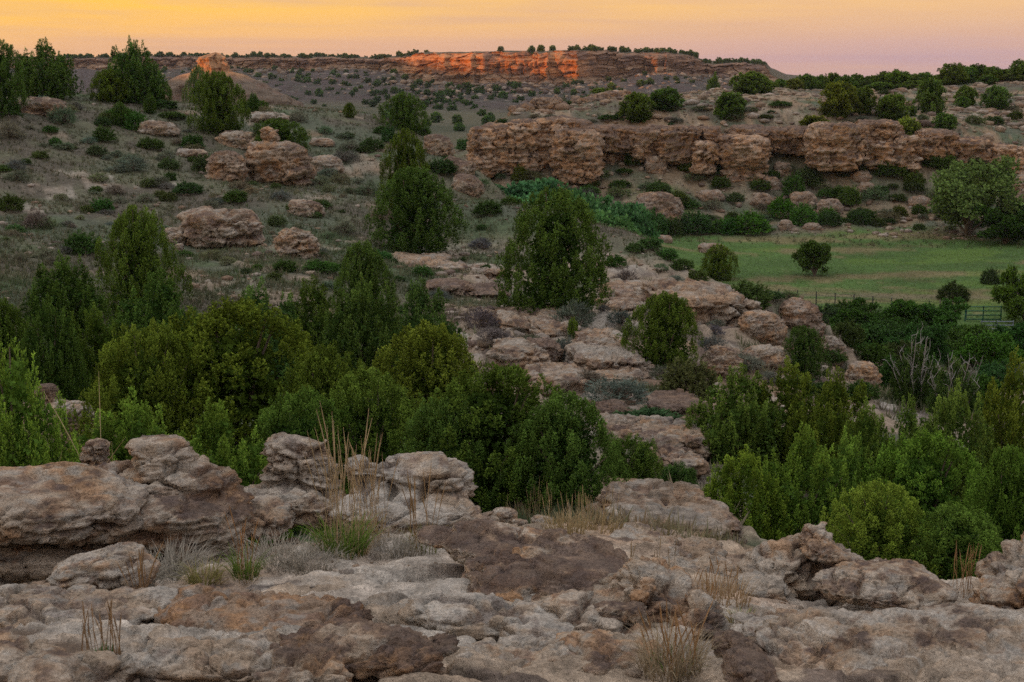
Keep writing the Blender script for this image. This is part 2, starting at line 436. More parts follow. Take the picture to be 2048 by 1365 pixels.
def leaf_material(name, trans=.22):
    m = bpy.data.materials.new(name); m.use_nodes = True; nt = m.node_tree
    for n in list(nt.nodes): nt.nodes.remove(n)
    N = nt.nodes.new; Lk = nt.links.new
    at = N('ShaderNodeAttribute'); at.attribute_name = 'Col'
    oi = N('ShaderNodeObjectInfo')
    mul = N('ShaderNodeVectorMath'); mul.operation = 'MULTIPLY'; Lk(at.outputs['Color'], mul.inputs[0]); Lk(oi.outputs['Color'], mul.inputs[1])
    d = N('ShaderNodeBsdfDiffuse'); t = N('ShaderNodeBsdfTranslucent'); mx_ = N('ShaderNodeMixShader'); mx_.inputs[0].default_value = trans
    Lk(mul.outputs[0], d.inputs[0]); Lk(mul.outputs[0], t.inputs[0])
    Lk(d.outputs[0], mx_.inputs[1]); Lk(t.outputs[0], mx_.inputs[2])
    o = N('ShaderNodeOutputMaterial'); Lk(mx_.outputs[0], o.inputs[0])
    return m
M_LEAF = leaf_material('juniper_foliage')
M_GRASS = leaf_material('grass_blades', .3)
def plain(name, c, rough=.8, nscale=12., metallic=0.):
    m, nt, b = mat_base(name)
    N = nt.nodes.new; Lk = nt.links.new
    tcn = N('ShaderNodeTexCoord'); n1 = N('ShaderNodeTexNoise'); n1.inputs['Scale'].default_value = nscale; n1.inputs['Detail'].default_value = 6
    Lk(tcn.outputs['Object'], n1.inputs['Vector'])
    r = N('ShaderNodeValToRGB'); r.color_ramp.elements[0].position = .3; r.color_ramp.elements[1].position = .75
    r.color_ramp.elements[0].color = (*[k * .62 for k in c], 1); r.color_ramp.elements[1].color = (*[min(1, k * 1.3) for k in c], 1)
    Lk(n1.outputs['Fac'], r.inputs[0]); Lk(r.outputs[0], b.inputs['Base Color'])
    b.inputs['Roughness'].default_value = rough; b.inputs['Metallic'].default_value = metallic
    bp = N('ShaderNodeBump'); bp.inputs['Strength'].default_value = .5; bp.inputs['Distance'].default_value = .01
    Lk(n1.outputs['Fac'], bp.inputs['Height']); Lk(bp.outputs[0], b.inputs['Normal'])
    return m
M_BARK = plain('juniper_bark', (.15, .115, .09), .9, 20)
M_DEAD = plain('dead_wood', (.36, .34, .33), .9, 20)
M_POST = plain('weathered_post', (.22, .18, .145), .9, 15)
M_WIRE = plain('dark_wire', (.05, .055, .055), .6, 15)
M_GREENPIPE = plain('green_paint', (.012, .10, .06), .5, 8)
M_GREYRAIL = plain('blue_grey_rail', (.16, .20, .25), .6, 8)

# ------------------------------------------------------------------ the ground sheet
SAND = np.array([.43, .345, .26]); PALE = np.array([.50, .455, .395]); RUST = np.array([.40, .235, .125]); VARN = np.array([.108, .084, .079])
SOIL = np.array([.115, .103, .080]); DRY = np.array([.135, .138, .090]); GREEN = np.array([.064, .108, .042]); SAGE = np.array([.106, .130, .090])
MEAD = np.array([.082, .152, .040])
def ground_colour(x, y, z):
    r = np.hypot(x, y); px = frame_px(x, y); fg = fg_mask(r)
    n = fbm(x / 6, y / 6, seed=21); n2 = fbm(x / 1.7, y / 1.7, seed=22); n3 = fbm(x / .5, y / .5, seed=23); nb = fbm(x / 22, y / 22, seed=24)
    c = np.tile(SOIL, (len(x), 1))
    c = mixc3(c, DRY, ss(-.5, .3, n2 + .4 * n))
    c = mixc3(c, SAGE, ss(-.3, .4, n + .5 * nb) * .75)
    c = mixc3(c, GREEN, ss(.25, .75, n2 * .6 + nb + .25 * n) * .55)
    c = c * (1 - fg[:, None]) + np.array([.17, .13, .10])[None] * fg[:, None]
    rk = rockiness(x, y, r)
    sfreq = np.where(r < 12, 26., 3.2)
    band = vnoise(z * sfreq + 1.2 * n, n * .7, seed=25)
    rc = mixc3(np.tile(SAND, (len(x), 1)), PALE, ss(-.1, .6, n2 * .6 + band * .6))
    rc = mixc3(rc, RUST, ss(.15, .7, n * .7 + n3 * .3 + .4 * band) * .55)
    rc = mixc3(rc, VARN, ss(.36, .62, fbm(x / np.where(r < 12, .5, 3.0), y / np.where(r < 12, .3, 3.0), seed=26, oct=5, gain=.62) + .2 * n3) * .7)
    rc = rc * np.where(r < 12, 1., .72)[:, None] * np.where((r > 150)[:, None], np.array([[.95, .84, .72]]), 1.)
    rc = rc * (1 + .22 * fbm(x / .09, y / .07, seed=35, oct=3) * ss(14, 8, r))[:, None]
    c = c * (1 - rk[:, None]) + rc * rk[:, None]
    # the mown meadow on the valley floor
    edge = 18 * fbm(x / 14, y / 14, seed=28)
    past = ss(94, 103, r + edge * .3) * ss(166, 158, r + edge * .6) * ss(1230, 1330, px)
    streak = fbm(x / 16, y / 3.5, seed=29)
    mc = mixc3(np.tile(MEAD, (len(x), 1)), np.array([.21, .175, .09]), ss(.0, .5, streak + .3 * n2 + .35 * ss(135, 158, r) - .1) * .85)
    mc = mc * (1 + .25 * fbm(x / 5, y / 2.5, seed=36))[:, None] * .9
    mc = mixc3(mc, np.array([.11, .185, .035]), ss(.25, .6, fbm(x / 9, y / 5, seed=30)) * .6)
    trk = ss(1.3, .5, np.abs(y - 114.5 + 1.5 * fbm(x / 12, x * 0, seed=37) + .07 * (x - 30)))
    mc = mixc3(mc, np.array([.21, .165, .115]), trk * .7)
    c = c * (1 - past[:, None]) + mc * past[:, None]
    # far valley floor: pale dry grass
    fv = ss(300, 380, r)
    fc = mixc3(np.tile(np.array([.098, .096, .062]), (len(x), 1)), np.array([.06, .07, .044]), ss(-.2, .5, fbm(x / 60, y / 25, seed=34)))
    c = c * (1 - fv[:, None]) + fc * fv[:, None]
    return c
def build_ground():
    x, y, z = G_X.ravel(), G_Y.ravel(), G_Z.ravel()
    c = ground_colour(x, y, z)
    me = add_mesh('ground', np.stack([x, y, z], 1), grid_faces(len(G_RAD), len(G_ANG))[:, ::-1], c)
    o = link('ground', me, M_GROUND)
    tag(o, 'dry grass slope, sandstone benches and green valley meadow', None, kind='structure')
build_ground()

# ------------------------------------------------------------------ far mesa and butte
def build_mesa():
    P   = [-500, 0, 300, 560, 760, 800, 835, 870, 1000, 1150, 1190, 1300, 1380, 1410, 1500, 1530, 1539, 1570, 1700]
    YC  = [1250, 1180, 1120, 1060, 1020, 980, 880, 850, 838, 845, 862, 880, 895, 925, 930, 935, 945, 960, 1000]
    TOP = [117, 117, 116, 116, 117, 117, 110, 107, 104, 103, 104, 107, 111, 128, 130, 135, 148, 165, 200]
    BAS = [138, 138, 138, 140, 142, 150, 164, 166, 167, 169, 168, 150, 150, 152, 150, 152, 158, 172, 205]
    YT  = [760, 740, 720, 700, 660, 640, 620, 610, 600, 600, 610, 640, 660, 670, 690, 700, 710, 720, 740]
    nc = 1050
    px = np.linspace(-500, 1700, nc)
    yc, top, bas, yt = (np.interp(px, P, k) for k in (YC, TOP, BAS, YT))
    u = (px - W0 / 2) / F * .985
    x0 = u * yc
    but = 5.5 * fbm(x0 / 34, yc / 60, seed=41, oct=4) - 6.5 * (1 - np.abs(fbm(x0 / 15, yc * 0, seed=42, oct=3))) ** 3 + 3
    ztop = slope_of(top) * yc + .8 * fbm(x0 / 20, x0 * 0, seed=43)
    zbas = slope_of(bas) * yc + 1.2 * fbm(x0 / 16, x0 * 0 + 7, seed=44)
    zf = -26.5
    rows = []
    nt_, ncl, npl = 46, 54, 18
    for i in range(nt_):
        t = i / nt_
        yy = lerp(yt, yc + but * t - 2, t)
        zz = zf + (zbas - zf) * (t ** 1.08)
        rough = t * (1 - t) * 4
        zz = zz + rough * (2.2 * fbm(x0 / 42, yy / 60, seed=45) + .9 * fbm(x0 / 9, yy / 9, seed=46, oct=4))
        rows.append(np.stack([u * yy, yy, zz + CZ], 1))
    for i in range(ncl):
        t = i / (ncl - 1)
        zz = lerp(zbas, ztop, t)
        led = vnoise(zz * .55 + .5 * fbm(x0 / 25, x0 * 0, seed=48), x0 / 30, seed=47) * 1.5 + vnoise(zz * 1.5, x0 / 9, seed=49) * .8
        f1, f2, cid = worley(x0 / 8 + .3 * fbm(x0 / 9, zz / 9, seed=57), zz / 6, 0 * x0 + .5, 58)
        cl = fbm(x0 / 6, zz / 9, seed=50, oct=5, gain=.65) * 2.4 + 1.6 * cid + 2.2 * ss(.16, .02, f2 - f1)
        yy = yc + but * (1 - .35 * t) + 2.2 * t + led + cl + 3.5 * ss(.88, 1, t)
        rows.append(np.stack([u * yc + .6 * cl, yy, zz + CZ + .3 * cl], 1))
    for i in range(1, npl + 1):
        t = i / npl
        yy = yc + but * .65 + 6 + t * t * 420
        zz = ztop + .9 * fbm(x0 / 18, yy / 18, seed=51) * (1 - .5 * t) + .6 * ss(0, .3, t)
        rows.append(np.stack([u * yy, yy, zz + CZ], 1))
    v = np.concatenate(rows); nr = len(rows)
    x, y, z = v.T
    t = np.repeat(np.arange(nr), nc)
    n = fbm(x / 40, y / 40, seed=52); n2 = fbm(x / 8, y / 8 + z / 3, seed=53)
    c = np.tile(np.array([.074, .058, .056]), (len(x), 1))
    c = mixc3(c, np.array([.056, .056, .042]), ss(-.2, .6, n + .6 * n2) * .8)
    c = mixc3(c, np.array([.13, .108, .10]), ss(.35, .8, n2 + .4 * n) * .6)
    low = ss(-22, -26, z - CZ)
    c = mixc3(c, np.array([.10, .098, .064]), low)
    isc = (t >= nt_) & (t < nt_ + ncl)
    ct = np.clip((t - nt_) / ncl, 0, 1)
    band = vnoise(z * .6, x / 40, seed=54)
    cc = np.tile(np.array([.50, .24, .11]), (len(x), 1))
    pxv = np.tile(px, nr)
    cc = mixc3(cc, np.array([.20, .135, .10]), np.maximum(ss(830, 780, pxv), ss(1130, 1210, pxv)) * .85)  # sunlight painted in: lit middle stays orange, unlit stretches turn dull brown
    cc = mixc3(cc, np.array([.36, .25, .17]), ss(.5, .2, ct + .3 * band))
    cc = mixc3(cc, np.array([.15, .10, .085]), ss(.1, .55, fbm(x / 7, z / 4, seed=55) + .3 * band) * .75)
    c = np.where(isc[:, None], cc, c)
    pl = t >= nt_ + ncl
    c = np.where(pl[:, None], np.array([.10, .09, .06])[None], c)
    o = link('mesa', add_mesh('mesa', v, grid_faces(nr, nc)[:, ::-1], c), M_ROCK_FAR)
    tag(o, 'long flat topped mesa on the skyline, sunlit rimrock painted orange', None, kind='structure')
    return px, u, yc, ztop, zbas, yt, zf
MESA = build_mesa()
def mesa_point(p, f):
    """point on the mesa: f<0 on the talus (-1 foot .. 0 cliff base), f>0 metres back from the rim"""
    px, u, yc, ztop, zbas, yt, zf = MESA
    uu = np.interp(p, px, u); y_c = np.interp(p, px, yc)
    if f <= 0:
        t = 1 + f
        yy = lerp(np.interp(p, px, yt), y_c, t); zz = zf + (np.interp(p, px, zbas) - zf) * t ** 1.08
    else:
        yy = y_c + 8 + f; zz = np.interp(p, px, ztop)
    return np.array([uu * yy, yy, zz + CZ])
def build_butte():
    c0 = pix(426, 165, 620); ztop = CZ + slope_of(105) * 620; zb = CZ - 26
    na, nr = 160, 90
    an = np.linspace(0, 2 * math.pi, na, endpoint=False)
    H = [0, .06, .07, .22, .30, .34, .50, .70, 1.0]           # depth below the top, as share
    R = [0.2, 3.4, 4.4, 5.2, 6.4, 9.5, 19, 27, 38]
    rows = []
    for i in range(nr):
        t = (i / (nr - 1)) ** 1.25
        zz = ztop + (zb - ztop) * t
        rr = np.interp(t, H, R)
        g = fbm(np.cos(an) * 2.2, np.sin(an) * 2.2, np.full(na, zz * .12), seed=61)
        led = vnoise(np.full(na, zz * .8), np.cos(an) * 2, np.sin(an) * 2, seed=62)
        f = ss(.45, .3, t)
        _, _, ci = worley(an * 3.2, np.full(na, zz / 2.2), np.full(na, .5), 66)
        rad = rr * (1 + .22 * g) + f * (1.1 * led + 1.2 * g + 1.1 * ci) * min(1, rr / 3)
        lean = (1.6 * f * ss(.1, .0, t))
        rows.append(np.stack([c0[0] + rad * np.cos(an) * 1.05 + lean, c0[1] + rad * np.sin(an), zz + .5 * g * t * 2], 1))
    v = np.concatenate(rows); i = np.arange(nr * na).reshape(nr, na); j = np.roll(i, -1, 1)
    f = np.stack([i[:-1], j[:-1], j[1:], i[1:]], -1).reshape(-1, 4)[:, ::-1]
    x, y, z = v.T
    n = fbm(x / 6, y / 6, z / 4, seed=63)
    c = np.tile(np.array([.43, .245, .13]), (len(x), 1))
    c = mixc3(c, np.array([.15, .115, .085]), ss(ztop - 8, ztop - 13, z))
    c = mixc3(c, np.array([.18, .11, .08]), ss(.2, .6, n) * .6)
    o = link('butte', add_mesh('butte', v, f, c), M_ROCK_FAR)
    tag(o, 'small pointed sandstone butte glowing orange in the last sun', None, kind='structure')
build_butte()

# ------------------------------------------------------------------ rocks
def ico(sub):
    import bmesh
    bm = bmesh.new(); bmesh.ops.create_icosphere(bm, subdivisions=sub, radius=1)
    v = np.array([k.co[:] for k in bm.verts]); f = np.array([[k.index for k in p.verts] for p in bm.faces]); bm.free()
    return v, f
ICO = {k: ico(k) for k in (1, 2, 3, 4, 5)}
def blob_shape(v, k):
    return v / (np.abs(v) ** k).sum(1)[:, None] ** (1 / k)
def rot(v, rz=0., rx=0., ry=0.):
    c, s = math.cos(ry), math.sin(ry); v = v @ np.array([[c, 0, s], [0, 1, 0], [-s, 0, c]]).T
    c, s = math.cos(rx), math.sin(rx); v = v @ np.array([[1, 0, 0], [0, c, -s], [0, s, c]]).T
    c, s = math.cos(rz), math.sin(rz); return v @ np.array([[c, -s, 0], [s, c, 0], [0, 0, 1]]).T
def vnormals(v, f):
    n = np.zeros_like(v)
    a = v[f[:, 1]] - v[f[:, 0]]; b = v[f[:, 2]] - v[f[:, 0]]; fn = np.cross(a, b)
    if f.shape[1] == 4:
        fn = np.cross(v[f[:, 2]] - v[f[:, 0]], v[f[:, 3]] - v[f[:, 1]])
    for k in range(f.shape[1]):
        np.add.at(n, f[:, k], fn)
    return n / (np.linalg.norm(n, axis=1)[:, None] + 1e-12)
def rock_displace(v, n, S, seed, amp=.10, strata=.05, sf=9., pits=.02, dip=0., crack=.05):
    """v in metres; S typical size; bedded, jointed and pitted sandstone relief"""
    q_ = v / S
    big = fbm(q_[:, 0] * 1.5, q_[:, 1] * 1.5, q_[:, 2] * 2.2, seed, 5, .55)
    s = (v[:, 2] + dip * v[:, 0] + .12 * S * fbm(q_[:, 0] * 1.1, q_[:, 1] * 1.1, q_[:, 2] * .3, seed + 9, 4)) / S * sf
    led, joint = beds(s, q_[:, 0] * 1.3, q_[:, 1] * 1.3, seed + 3)
    led2, joint2 = beds(s * 2.9 + .4, q_[:, 0] * 2.6, q_[:, 1] * 2.6, seed + 4, 3.)
    w = .35 * fbm(q_[:, 0] * 2, q_[:, 1] * 2, q_[:, 2] * 2, seed + 12, 3)
    f1, f2, cid = worley(q_[:, 0] * 1.5 + w, q_[:, 1] * 1.5 + w, q_[:, 2] * 2.4 + w, seed + 8)
    g1, g2, cid2 = worley(q_[:, 0] * 4.3 + w * 2, q_[:, 1] * 4.3 - w, q_[:, 2] * 7 + w, seed + 14)
    side = np.clip(1.2 - np.abs(n[:, 2]), .15, 1)
    pit = -ss(.22, .6, fbm(q_[:, 0] * 6, q_[:, 1] * 6, q_[:, 2] * 9, seed + 5, 3))
    fine = fbm(q_[:, 0] * 10, q_[:, 1] * 10, q_[:, 2] * 16, seed + 6, 4, .6)
    cr = -ss(.16, .02, f2 - f1) * ss(-.5, .3, vnoise(q_[:, 0] * 1.2, q_[:, 1] * 1.2, q_[:, 2] * 1.2, seed + 30))
    cr2 = -ss(.20, .04, g2 - g1) * ss(-.1, .5, vnoise(q_[:, 0] * 2, q_[:, 1] * 2, q_[:, 2] * 2, seed + 31))
    dd = S * (amp * (.8 * big + .65 * cid + .16 * cid2) + strata * side * (led + .45 * led2 - .9 * joint * ss(-.3, .4, led) - .3 * joint2) + pits * (pit + 1.3 * fine) + crack * (cr + .4 * cr2))
    hn = n.copy(); hn[:, 2] *= .6
    return v + hn * dd[:, None], led - .8 * joint + .5 * cid2 + cr
def rock_colour(v, n, S, seed, led, base=None, dark=.3, rust=.3, pale=.4):
    base = SAND if base is None else np.asarray(base)
    q_ = v / S
    a = fbm(q_[:, 0] * 1.6, q_[:, 1] * 1.6, q_[:, 2] * 3, seed + 20, 5, .6)
    b = fbm(q_[:, 0] * 5, q_[:, 1] * 5, q_[:, 2] * 8, seed + 21, 4, .6)
    c = np.tile(base, (len(v), 1))
    c = mixc3(c, PALE * (base.mean() / SAND.mean()), np.clip(ss(-.35, .45, a + .3 * led + .35 * b) * pale * 1.6, 0, 1))
    c = mixc3(c, RUST * (.6 + .6 * base.mean() / SAND.mean()), np.clip(ss(.05, .55, -a + .6 * b - .25 * led) * rust * 1.9, 0, .9))
    c = mixc3(c, VARN * 1.4, ss(.12, .7, .6 * b - .5 * led) * .6)
    c = mixc3(c, np.array([.36, .35, .32]), ss(.42, .6, fbm(q_[:, 0] * 9, q_[:, 1] * 9, q_[:, 2] * 9, seed + 24, 2)) * .55)
    if dark > 0:
        up = ss(-.1, .75, n[:, 2])
        k = .55 * up + .45 * fbm(q_[:, 0] * 1.3, q_[:, 1] * 1.3, q_[:, 2] * 1.3, seed + 23, 5, .6) + .18 * b
        c = mixc3(c, RUST * .8, np.clip(ss(.80 - dark * 1.35, .95 - dark * 1.3, k), 0, 1) * .6)
        c = mixc3(c, VARN, (.72 + .28 * b) * np.clip(ss(.88 - dark * 1.35, 1.02 - dark * 1.3, k), 0, .92))
    return c
def remesh(v, f, vox):
    me = add_mesh('tmp', v, f)
    o = bpy.data.objects.new('tmp', me); COL.objects.link(o)
    m = o.modifiers.new('r', 'REMESH'); m.mode = 'VOXEL'; m.voxel_size = vox
    dg = bpy.context.evaluated_depsgraph_get()
    ev = o.evaluated_get(dg); em = ev.to_mesh()
    n = len(em.vertices); co = np.empty(n * 3, np.float32); em.vertices.foreach_get('co', co)
    nl = len(em.loops); li = np.empty(nl, np.int32); em.loops.foreach_get('vertex_index', li)
    fq = li.reshape(-1, 4)
    ev.to_mesh_clear()
    bpy.data.objects.remove(o); bpy.data.meshes.remove(me)
    return co.reshape(-1, 3).astype(float), fq.copy()
def smooth(v, f, it=2):
    e = np.concatenate([f[:, [0, 1]], f[:, [1, 2]], f[:, [2, 3]], f[:, [3, 0]]])
    for _ in range(it):
        acc = np.zeros_like(v); cnt = np.zeros(len(v))
        np.add.at(acc, e[:, 0], v[e[:, 1]]); np.add.at(cnt, e[:, 0], 1)
        np.add.at(acc, e[:, 1], v[e[:, 0]]); np.add.at(cnt, e[:, 1], 1)
        v = v * .4 + .6 * acc / np.maximum(cnt, 1)[:, None]
    return v
_seed = [100]
def rock(name, label, blobs, vox, mat, parent=None, group=None, cat='rock', S=None, amp=.10, strata=.05, sf=9., pits=.02, dip=0., crack=.06, base=None, dark=.3, rust=.3, pale=.4, it=1):
    """blobs: (px, py, Y, rx, ry, rz, boxiness, rz_angle, roll) with the centre on a photograph pixel and radii in metres"""
    _seed[0] += 7; sd = _seed[0]
    vs, fs, off = [], [], 0
    for b in blobs:
        p, qy, Y, rx, ry, rz, k, ang, roll = (list(b) + [2.6, 0., 0.])[:9] if len(b) < 9 else b
        v, f = ICO[3]
        v = blob_shape(v, k) * np.array([rx, ry, rz]); v = rot(v, ang, 0, roll) + pix(p, qy, Y)
        vs.append(v); fs.append(f + off); off += len(v)
    v = np.concatenate(vs); f = np.concatenate(fs)
    org = np.array([v[:, 0].mean(), v[:, 1].mean(), v[:, 2].min()])
    size = (v.max(0) - v.min(0)); S = S or float(np.sort(size)[1]) * .6
    v, f = remesh(v - org, f, vox * (1.4 if mat is M_ROCK_NEAR else 1.0))
    v = smooth(v, f, it)
    n = vnormals(v, f)
    v2, led = rock_displace(v + org * .37, n, S, sd, amp, strata, sf, pits, dip, crack)
    v2 = v2 - org * .37
    n2 = vnormals(v2, f)
    c = rock_colour(v2 + org * .37, n2, S, sd, led, base, dark, rust, pale)
    me = add_mesh(name, v2, f, c)
    o = link(name, me, mat, parent, org)
    if label:
        tag(o, label, cat, group)
    return o

# ---- foreground rocks
NEAR = dict(mat=M_ROCK_NEAR, crack=.17)
B = 3.2
rock('rock_ledge', 'broad tan overhanging boulder at the left edge of the foreground',
     [(60, 1012, 6.6, .50, .38, .115, 3.0, .1, .05), (210, 1026, 6.7, .24, .30, .105, 3.0, 0, -.03), (105, 975, 6.9, .22, .24, .07, 2.4, 0, 0)],
     .010, amp=0.085, strata=0.102, sf=6, dark=.12, rust=.35, pale=.4, **NEAR)
rock('rock_ledge', 'rusty lower bed of the overhang under the broad tan boulder',
     [(70, 1092, 6.62, .36, .30, .058, 3.2, 0, .13), (30, 1075, 6.7, .3, .3, .06, 3, 0, .1)],
     .009, amp=.08, strata=.07, sf=6, dark=.05, rust=.8, pale=.2, **NEAR)
rock('rock_formation', 'lumpy tan rock formation topped by a dark purple cap slab',
     [(330, 1035, 7.0, .46, .36, .17, 3.2, 0, 0), (365, 975, 7.1, .26, .26, .14, 2.8, 0, .25), (235, 975, 7.15, .20, .22, .12, 2.6, 0, 0), (440, 985, 7.05, .10, .18, .12, 3, 0, .3),
      (330, 925, 7.15, .145, .18, .11, 3.0, 0, .05), (318, 893, 7.2, .165, .17, .030, 3.5, 0, .10), (205, 1030, 6.9, .3, .3, .1, 3, 0, 0)],
     .009, amp=0.095, strata=0.102, sf=8, dark=.2, rust=.40, pale=.4, **NEAR)
rock('rock_horn', 'narrow brown rock horn standing behind the tan boulder',
     [(190, 930, 7.6, .075, .08, .15, 3.2, 0, .05), (180, 985, 7.6, .12, .12, .10, 3, 0, 0), (195, 898, 7.6, .06, .07, .05, 3.5, 0, .1)],
     .008, amp=0.095, strata=0.087, sf=8, dark=.30, rust=.45, **NEAR)
rock('rock_formation', 'leaning wrinkled rock with a small horn between the tall dry stalks',
     [(590, 935, 7.8, .17, .18, .19, 2.8, 0, .28), (620, 965, 7.8, .14, .18, .15, 3, 0, .2), (648, 893, 7.85, .028, .05, .05, 2.6, 0, .4), (560, 900, 7.85, .08, .12, .10, 2.6, 0, .2),
      (560, 1010, 7.6, .26, .22, .11, 2.8, 0, 0), (650, 1020, 7.6, .14, .2, .09, 2.6, 0, 0), (520, 1040, 7.2, .2, .2, .09, 2.6, 0, 0)],
     .009, amp=0.085, strata=0.109, sf=9, dark=.06, rust=.25, dip=.35, **NEAR)
rock('rock_formation', 'pale rounded rock outcrop right of the tall dry stalks',
     [(870, 985, 7.7, .24, .24, .19, 2.8, 0, .25), (800, 960, 7.7, .17, .2, .14, 2.8, 0, .1), (725, 943, 7.75, .115, .14, .075, 2.8, 0, .25), (750, 990, 7.6, .17, .16, .07, 2.8, 0, 0),
      (800, 1035, 7.3, .36, .26, .10, 2.8, 0, .1), (935, 1040, 7.4, .16, .2, .10, 2.6, 0, .35)],
     .009, amp=0.095, strata=0.094, sf=8, dark=.04, rust=.15, pale=.7, **NEAR)
rock('rock_slab', 'large tilted slab with a dark purple top in the foreground centre',
     [(1050, 1108, 6.0, .36, .22, .065, 3.4, -.2, .16), (1150, 1140, 5.8, .24, .26, .10, 3.4, -.2, .22), (920, 1084, 6.1, .19, .12, .030, 3.4, -.2, .12), (1110, 1190, 5.5, .36, .33, .12, 3, 0, .12), (1010, 1165, 5.7, .18, .2, .10, 2.6, 0, .1)],
     .009, amp=0.057, strata=0.087, sf=7, dark=.33, rust=.6, pale=.4, S=.32, **NEAR)
rock('rock_slab', 'smooth pale lens shaped slab overhanging a dark gap, foreground centre',
     [(985, 1240, 4.75, .30, .17, .055, 2.3, -.15, .13), (880, 1228, 4.9, .15, .13, .035, 2.3, 0, .1), (1080, 1270, 4.6, .15, .12, .04, 2.4, 0, .1)],
     .007, amp=0.048, strata=0.043, sf=6, pits=.012, dark=0, rust=.08, pale=.8, **NEAR)
rock('rock_slab', 'thin ragged edged slab below the pale lens slab at the bottom',
     [(1060, 1318, 4.2, .21, .16, .028, 3.2, 0, -.02), (960, 1330, 4.1, .09, .12, .03, 3, 0, .1), (1150, 1308, 4.35, .1, .14, .024, 3.2, 0, -.06)],
     .006, amp=0.057, strata=0.072, sf=6, dark=.05, rust=.3, pale=.5, **NEAR)
rock('rock_ledge', 'tan bedrock bulge sloping right under the dark topped slab',
     [(1310, 1215, 5.0, .20, .26, .15, 2.6, 0, .5), (1390, 1270, 4.7, .11, .2, .15, 2.6, 0, .5), (1200, 1260, 4.8, .22, .24, .10, 2.8, 0, .2), (1230, 1340, 4.2, .18, .2, .09, 2.8, 0, .2)],
     .008, amp=0.085, strata=0.087, sf=8, dark=.05, rust=.45, pale=.3, **NEAR)
rock('boulder', 'angular brown boulder with a yellow lichen spot, foreground centre',
     [(1225, 1228, 4.75, .075, .07, .038, 2.6, .2, .05), (1268, 1228, 4.75, .045, .06, .038, 3.0, -.3, .1)],
     .005, amp=0.067, strata=0.043, sf=5, dark=.42, rust=.35, pale=.2, **NEAR)
rock('boulder', 'low tan boulder before the overhang, half hidden by dry twigs',
     [(215, 1145, 5.8, .225, .15, .075, 2.5, 0, -.03), (245, 1115, 5.85, .10, .12, .05, 2.5, 0, 0), (140, 1150, 5.75, .08, .12, .05, 2.6, 0, -.2)],
     .008, amp=0.076, strata=0.058, sf=7, dark=0, rust=.3, pale=.5, **NEAR)
rock('stone', 'small pale flat stone below the low tan boulder at left',
     [(163, 1186, 5.2, .06, .05, .03, 2.6, 0, 0)], .005, amp=.07, strata=.03, dark=0, rust=.1, pale=.8, **NEAR)
rock('rock_ledge', 'dark purple brown lumpy rock at the bottom edge, left of centre',
     [(720, 1315, 3.85, .20, .17, .075, 2.8, 0, 0), (690, 1272, 4.0, .10, .12, .04, 2.6, 0, 0), (830, 1335, 3.75, .10, .12, .06, 2.8, 0, 0), (620, 1300, 3.95, .10, .12, .045, 2.6, 0, 0), (850, 1295, 3.95, .07, .07, .025, 3, 0, 0), (590, 1350, 3.6, .14, .14, .05, 2.8, 0, 0)],
     .007, amp=0.095, strata=0.087, sf=7, pits=.04, dark=.32, rust=.4, pale=.3, **NEAR)
rock('rock_ledge', 'pale knobbly rock rim along the bottom left edge',
     [(460, 1335, 3.65, .16, .14, .055, 2.4, 0, 0), (330, 1330, 3.65, .14, .14, .05, 2.4, 0, .1), (540, 1300, 3.95, .07, .08, .035, 2.4, 0, 0), (430, 1300, 3.9, .08, .08, .035, 2.4, 0, 0), (300, 1300, 3.9, .07, .08, .03, 2.4, 0, 0), (180, 1345, 3.5, .12, .13, .05, 2.4, 0, 0)],
     .007, amp=0.076, strata=0.043, sf=6, dark=.06, rust=.12, pale=.7, **NEAR)
rock('rock_ledge', 'dark stained rock in the bottom left corner',
     [(30, 1335, 3.55, .13, .14, .065, 2.6, 0, 0), (100, 1355, 3.4, .09, .12, .05, 2.6, 0, 0), (-60, 1310, 3.7, .12, .14, .06, 2.6, 0, 0)],
     .007, amp=0.085, strata=0.072, sf=7, dark=.3, rust=.3, pale=.3, **NEAR)
rock('rock_formation', 'tan rock base below the leaning cap at right foreground',
     [(1560, 1150, 6.3, .17, .2, .13, 2.8, 0, -.25), (1530, 1185, 6.1, .12, .16, .075, 2.6, 0, 0), (1640, 1150, 6.4, .18, .2, .12, 2.8, 0, .2), (1600, 1110, 6.45, .08, .12, .07, 2.6, 0, 0)],
     .008, amp=0.085, strata=0.087, sf=7, dark=.05, rust=.28, pale=.35, **NEAR)
rock('rock_slab', 'tilted layered cap rock leaning on the tan base at right foreground',
     [(1655, 1105, 6.2, .125, .14, .048, 2.4, 0, .32), (1630, 1075, 6.3, .07, .1, .055, 2.6, 0, .3), (1646, 1052, 6.35, .026, .05, .016, 3, 0, 0), (1700, 1120, 6.15, .09, .10, .03, 2.4, 0, .38)],
     .006, amp=0.067, strata=0.109, sf=8, dark=.10, rust=.3, pale=.4, dip=-.4, **NEAR)
rock('rock_slab', 'big layered lens of sandstone lying at right foreground',
     [(1770, 1178, 5.7, .30, .20, .050, 2.4, 0, .07), (1770, 1160, 5.75, .24, .17, .055, 2.4, 0, .06), (1800, 1143, 5.85, .13, .12, .04, 2.4, 0, .08), (1870, 1185, 5.65, .10, .12, .03, 2.4, 0, .05)],
     .007, amp=0.067, strata=0.123, sf=9, dark=.16, rust=.25, pale=.4, S=.22, **NEAR)
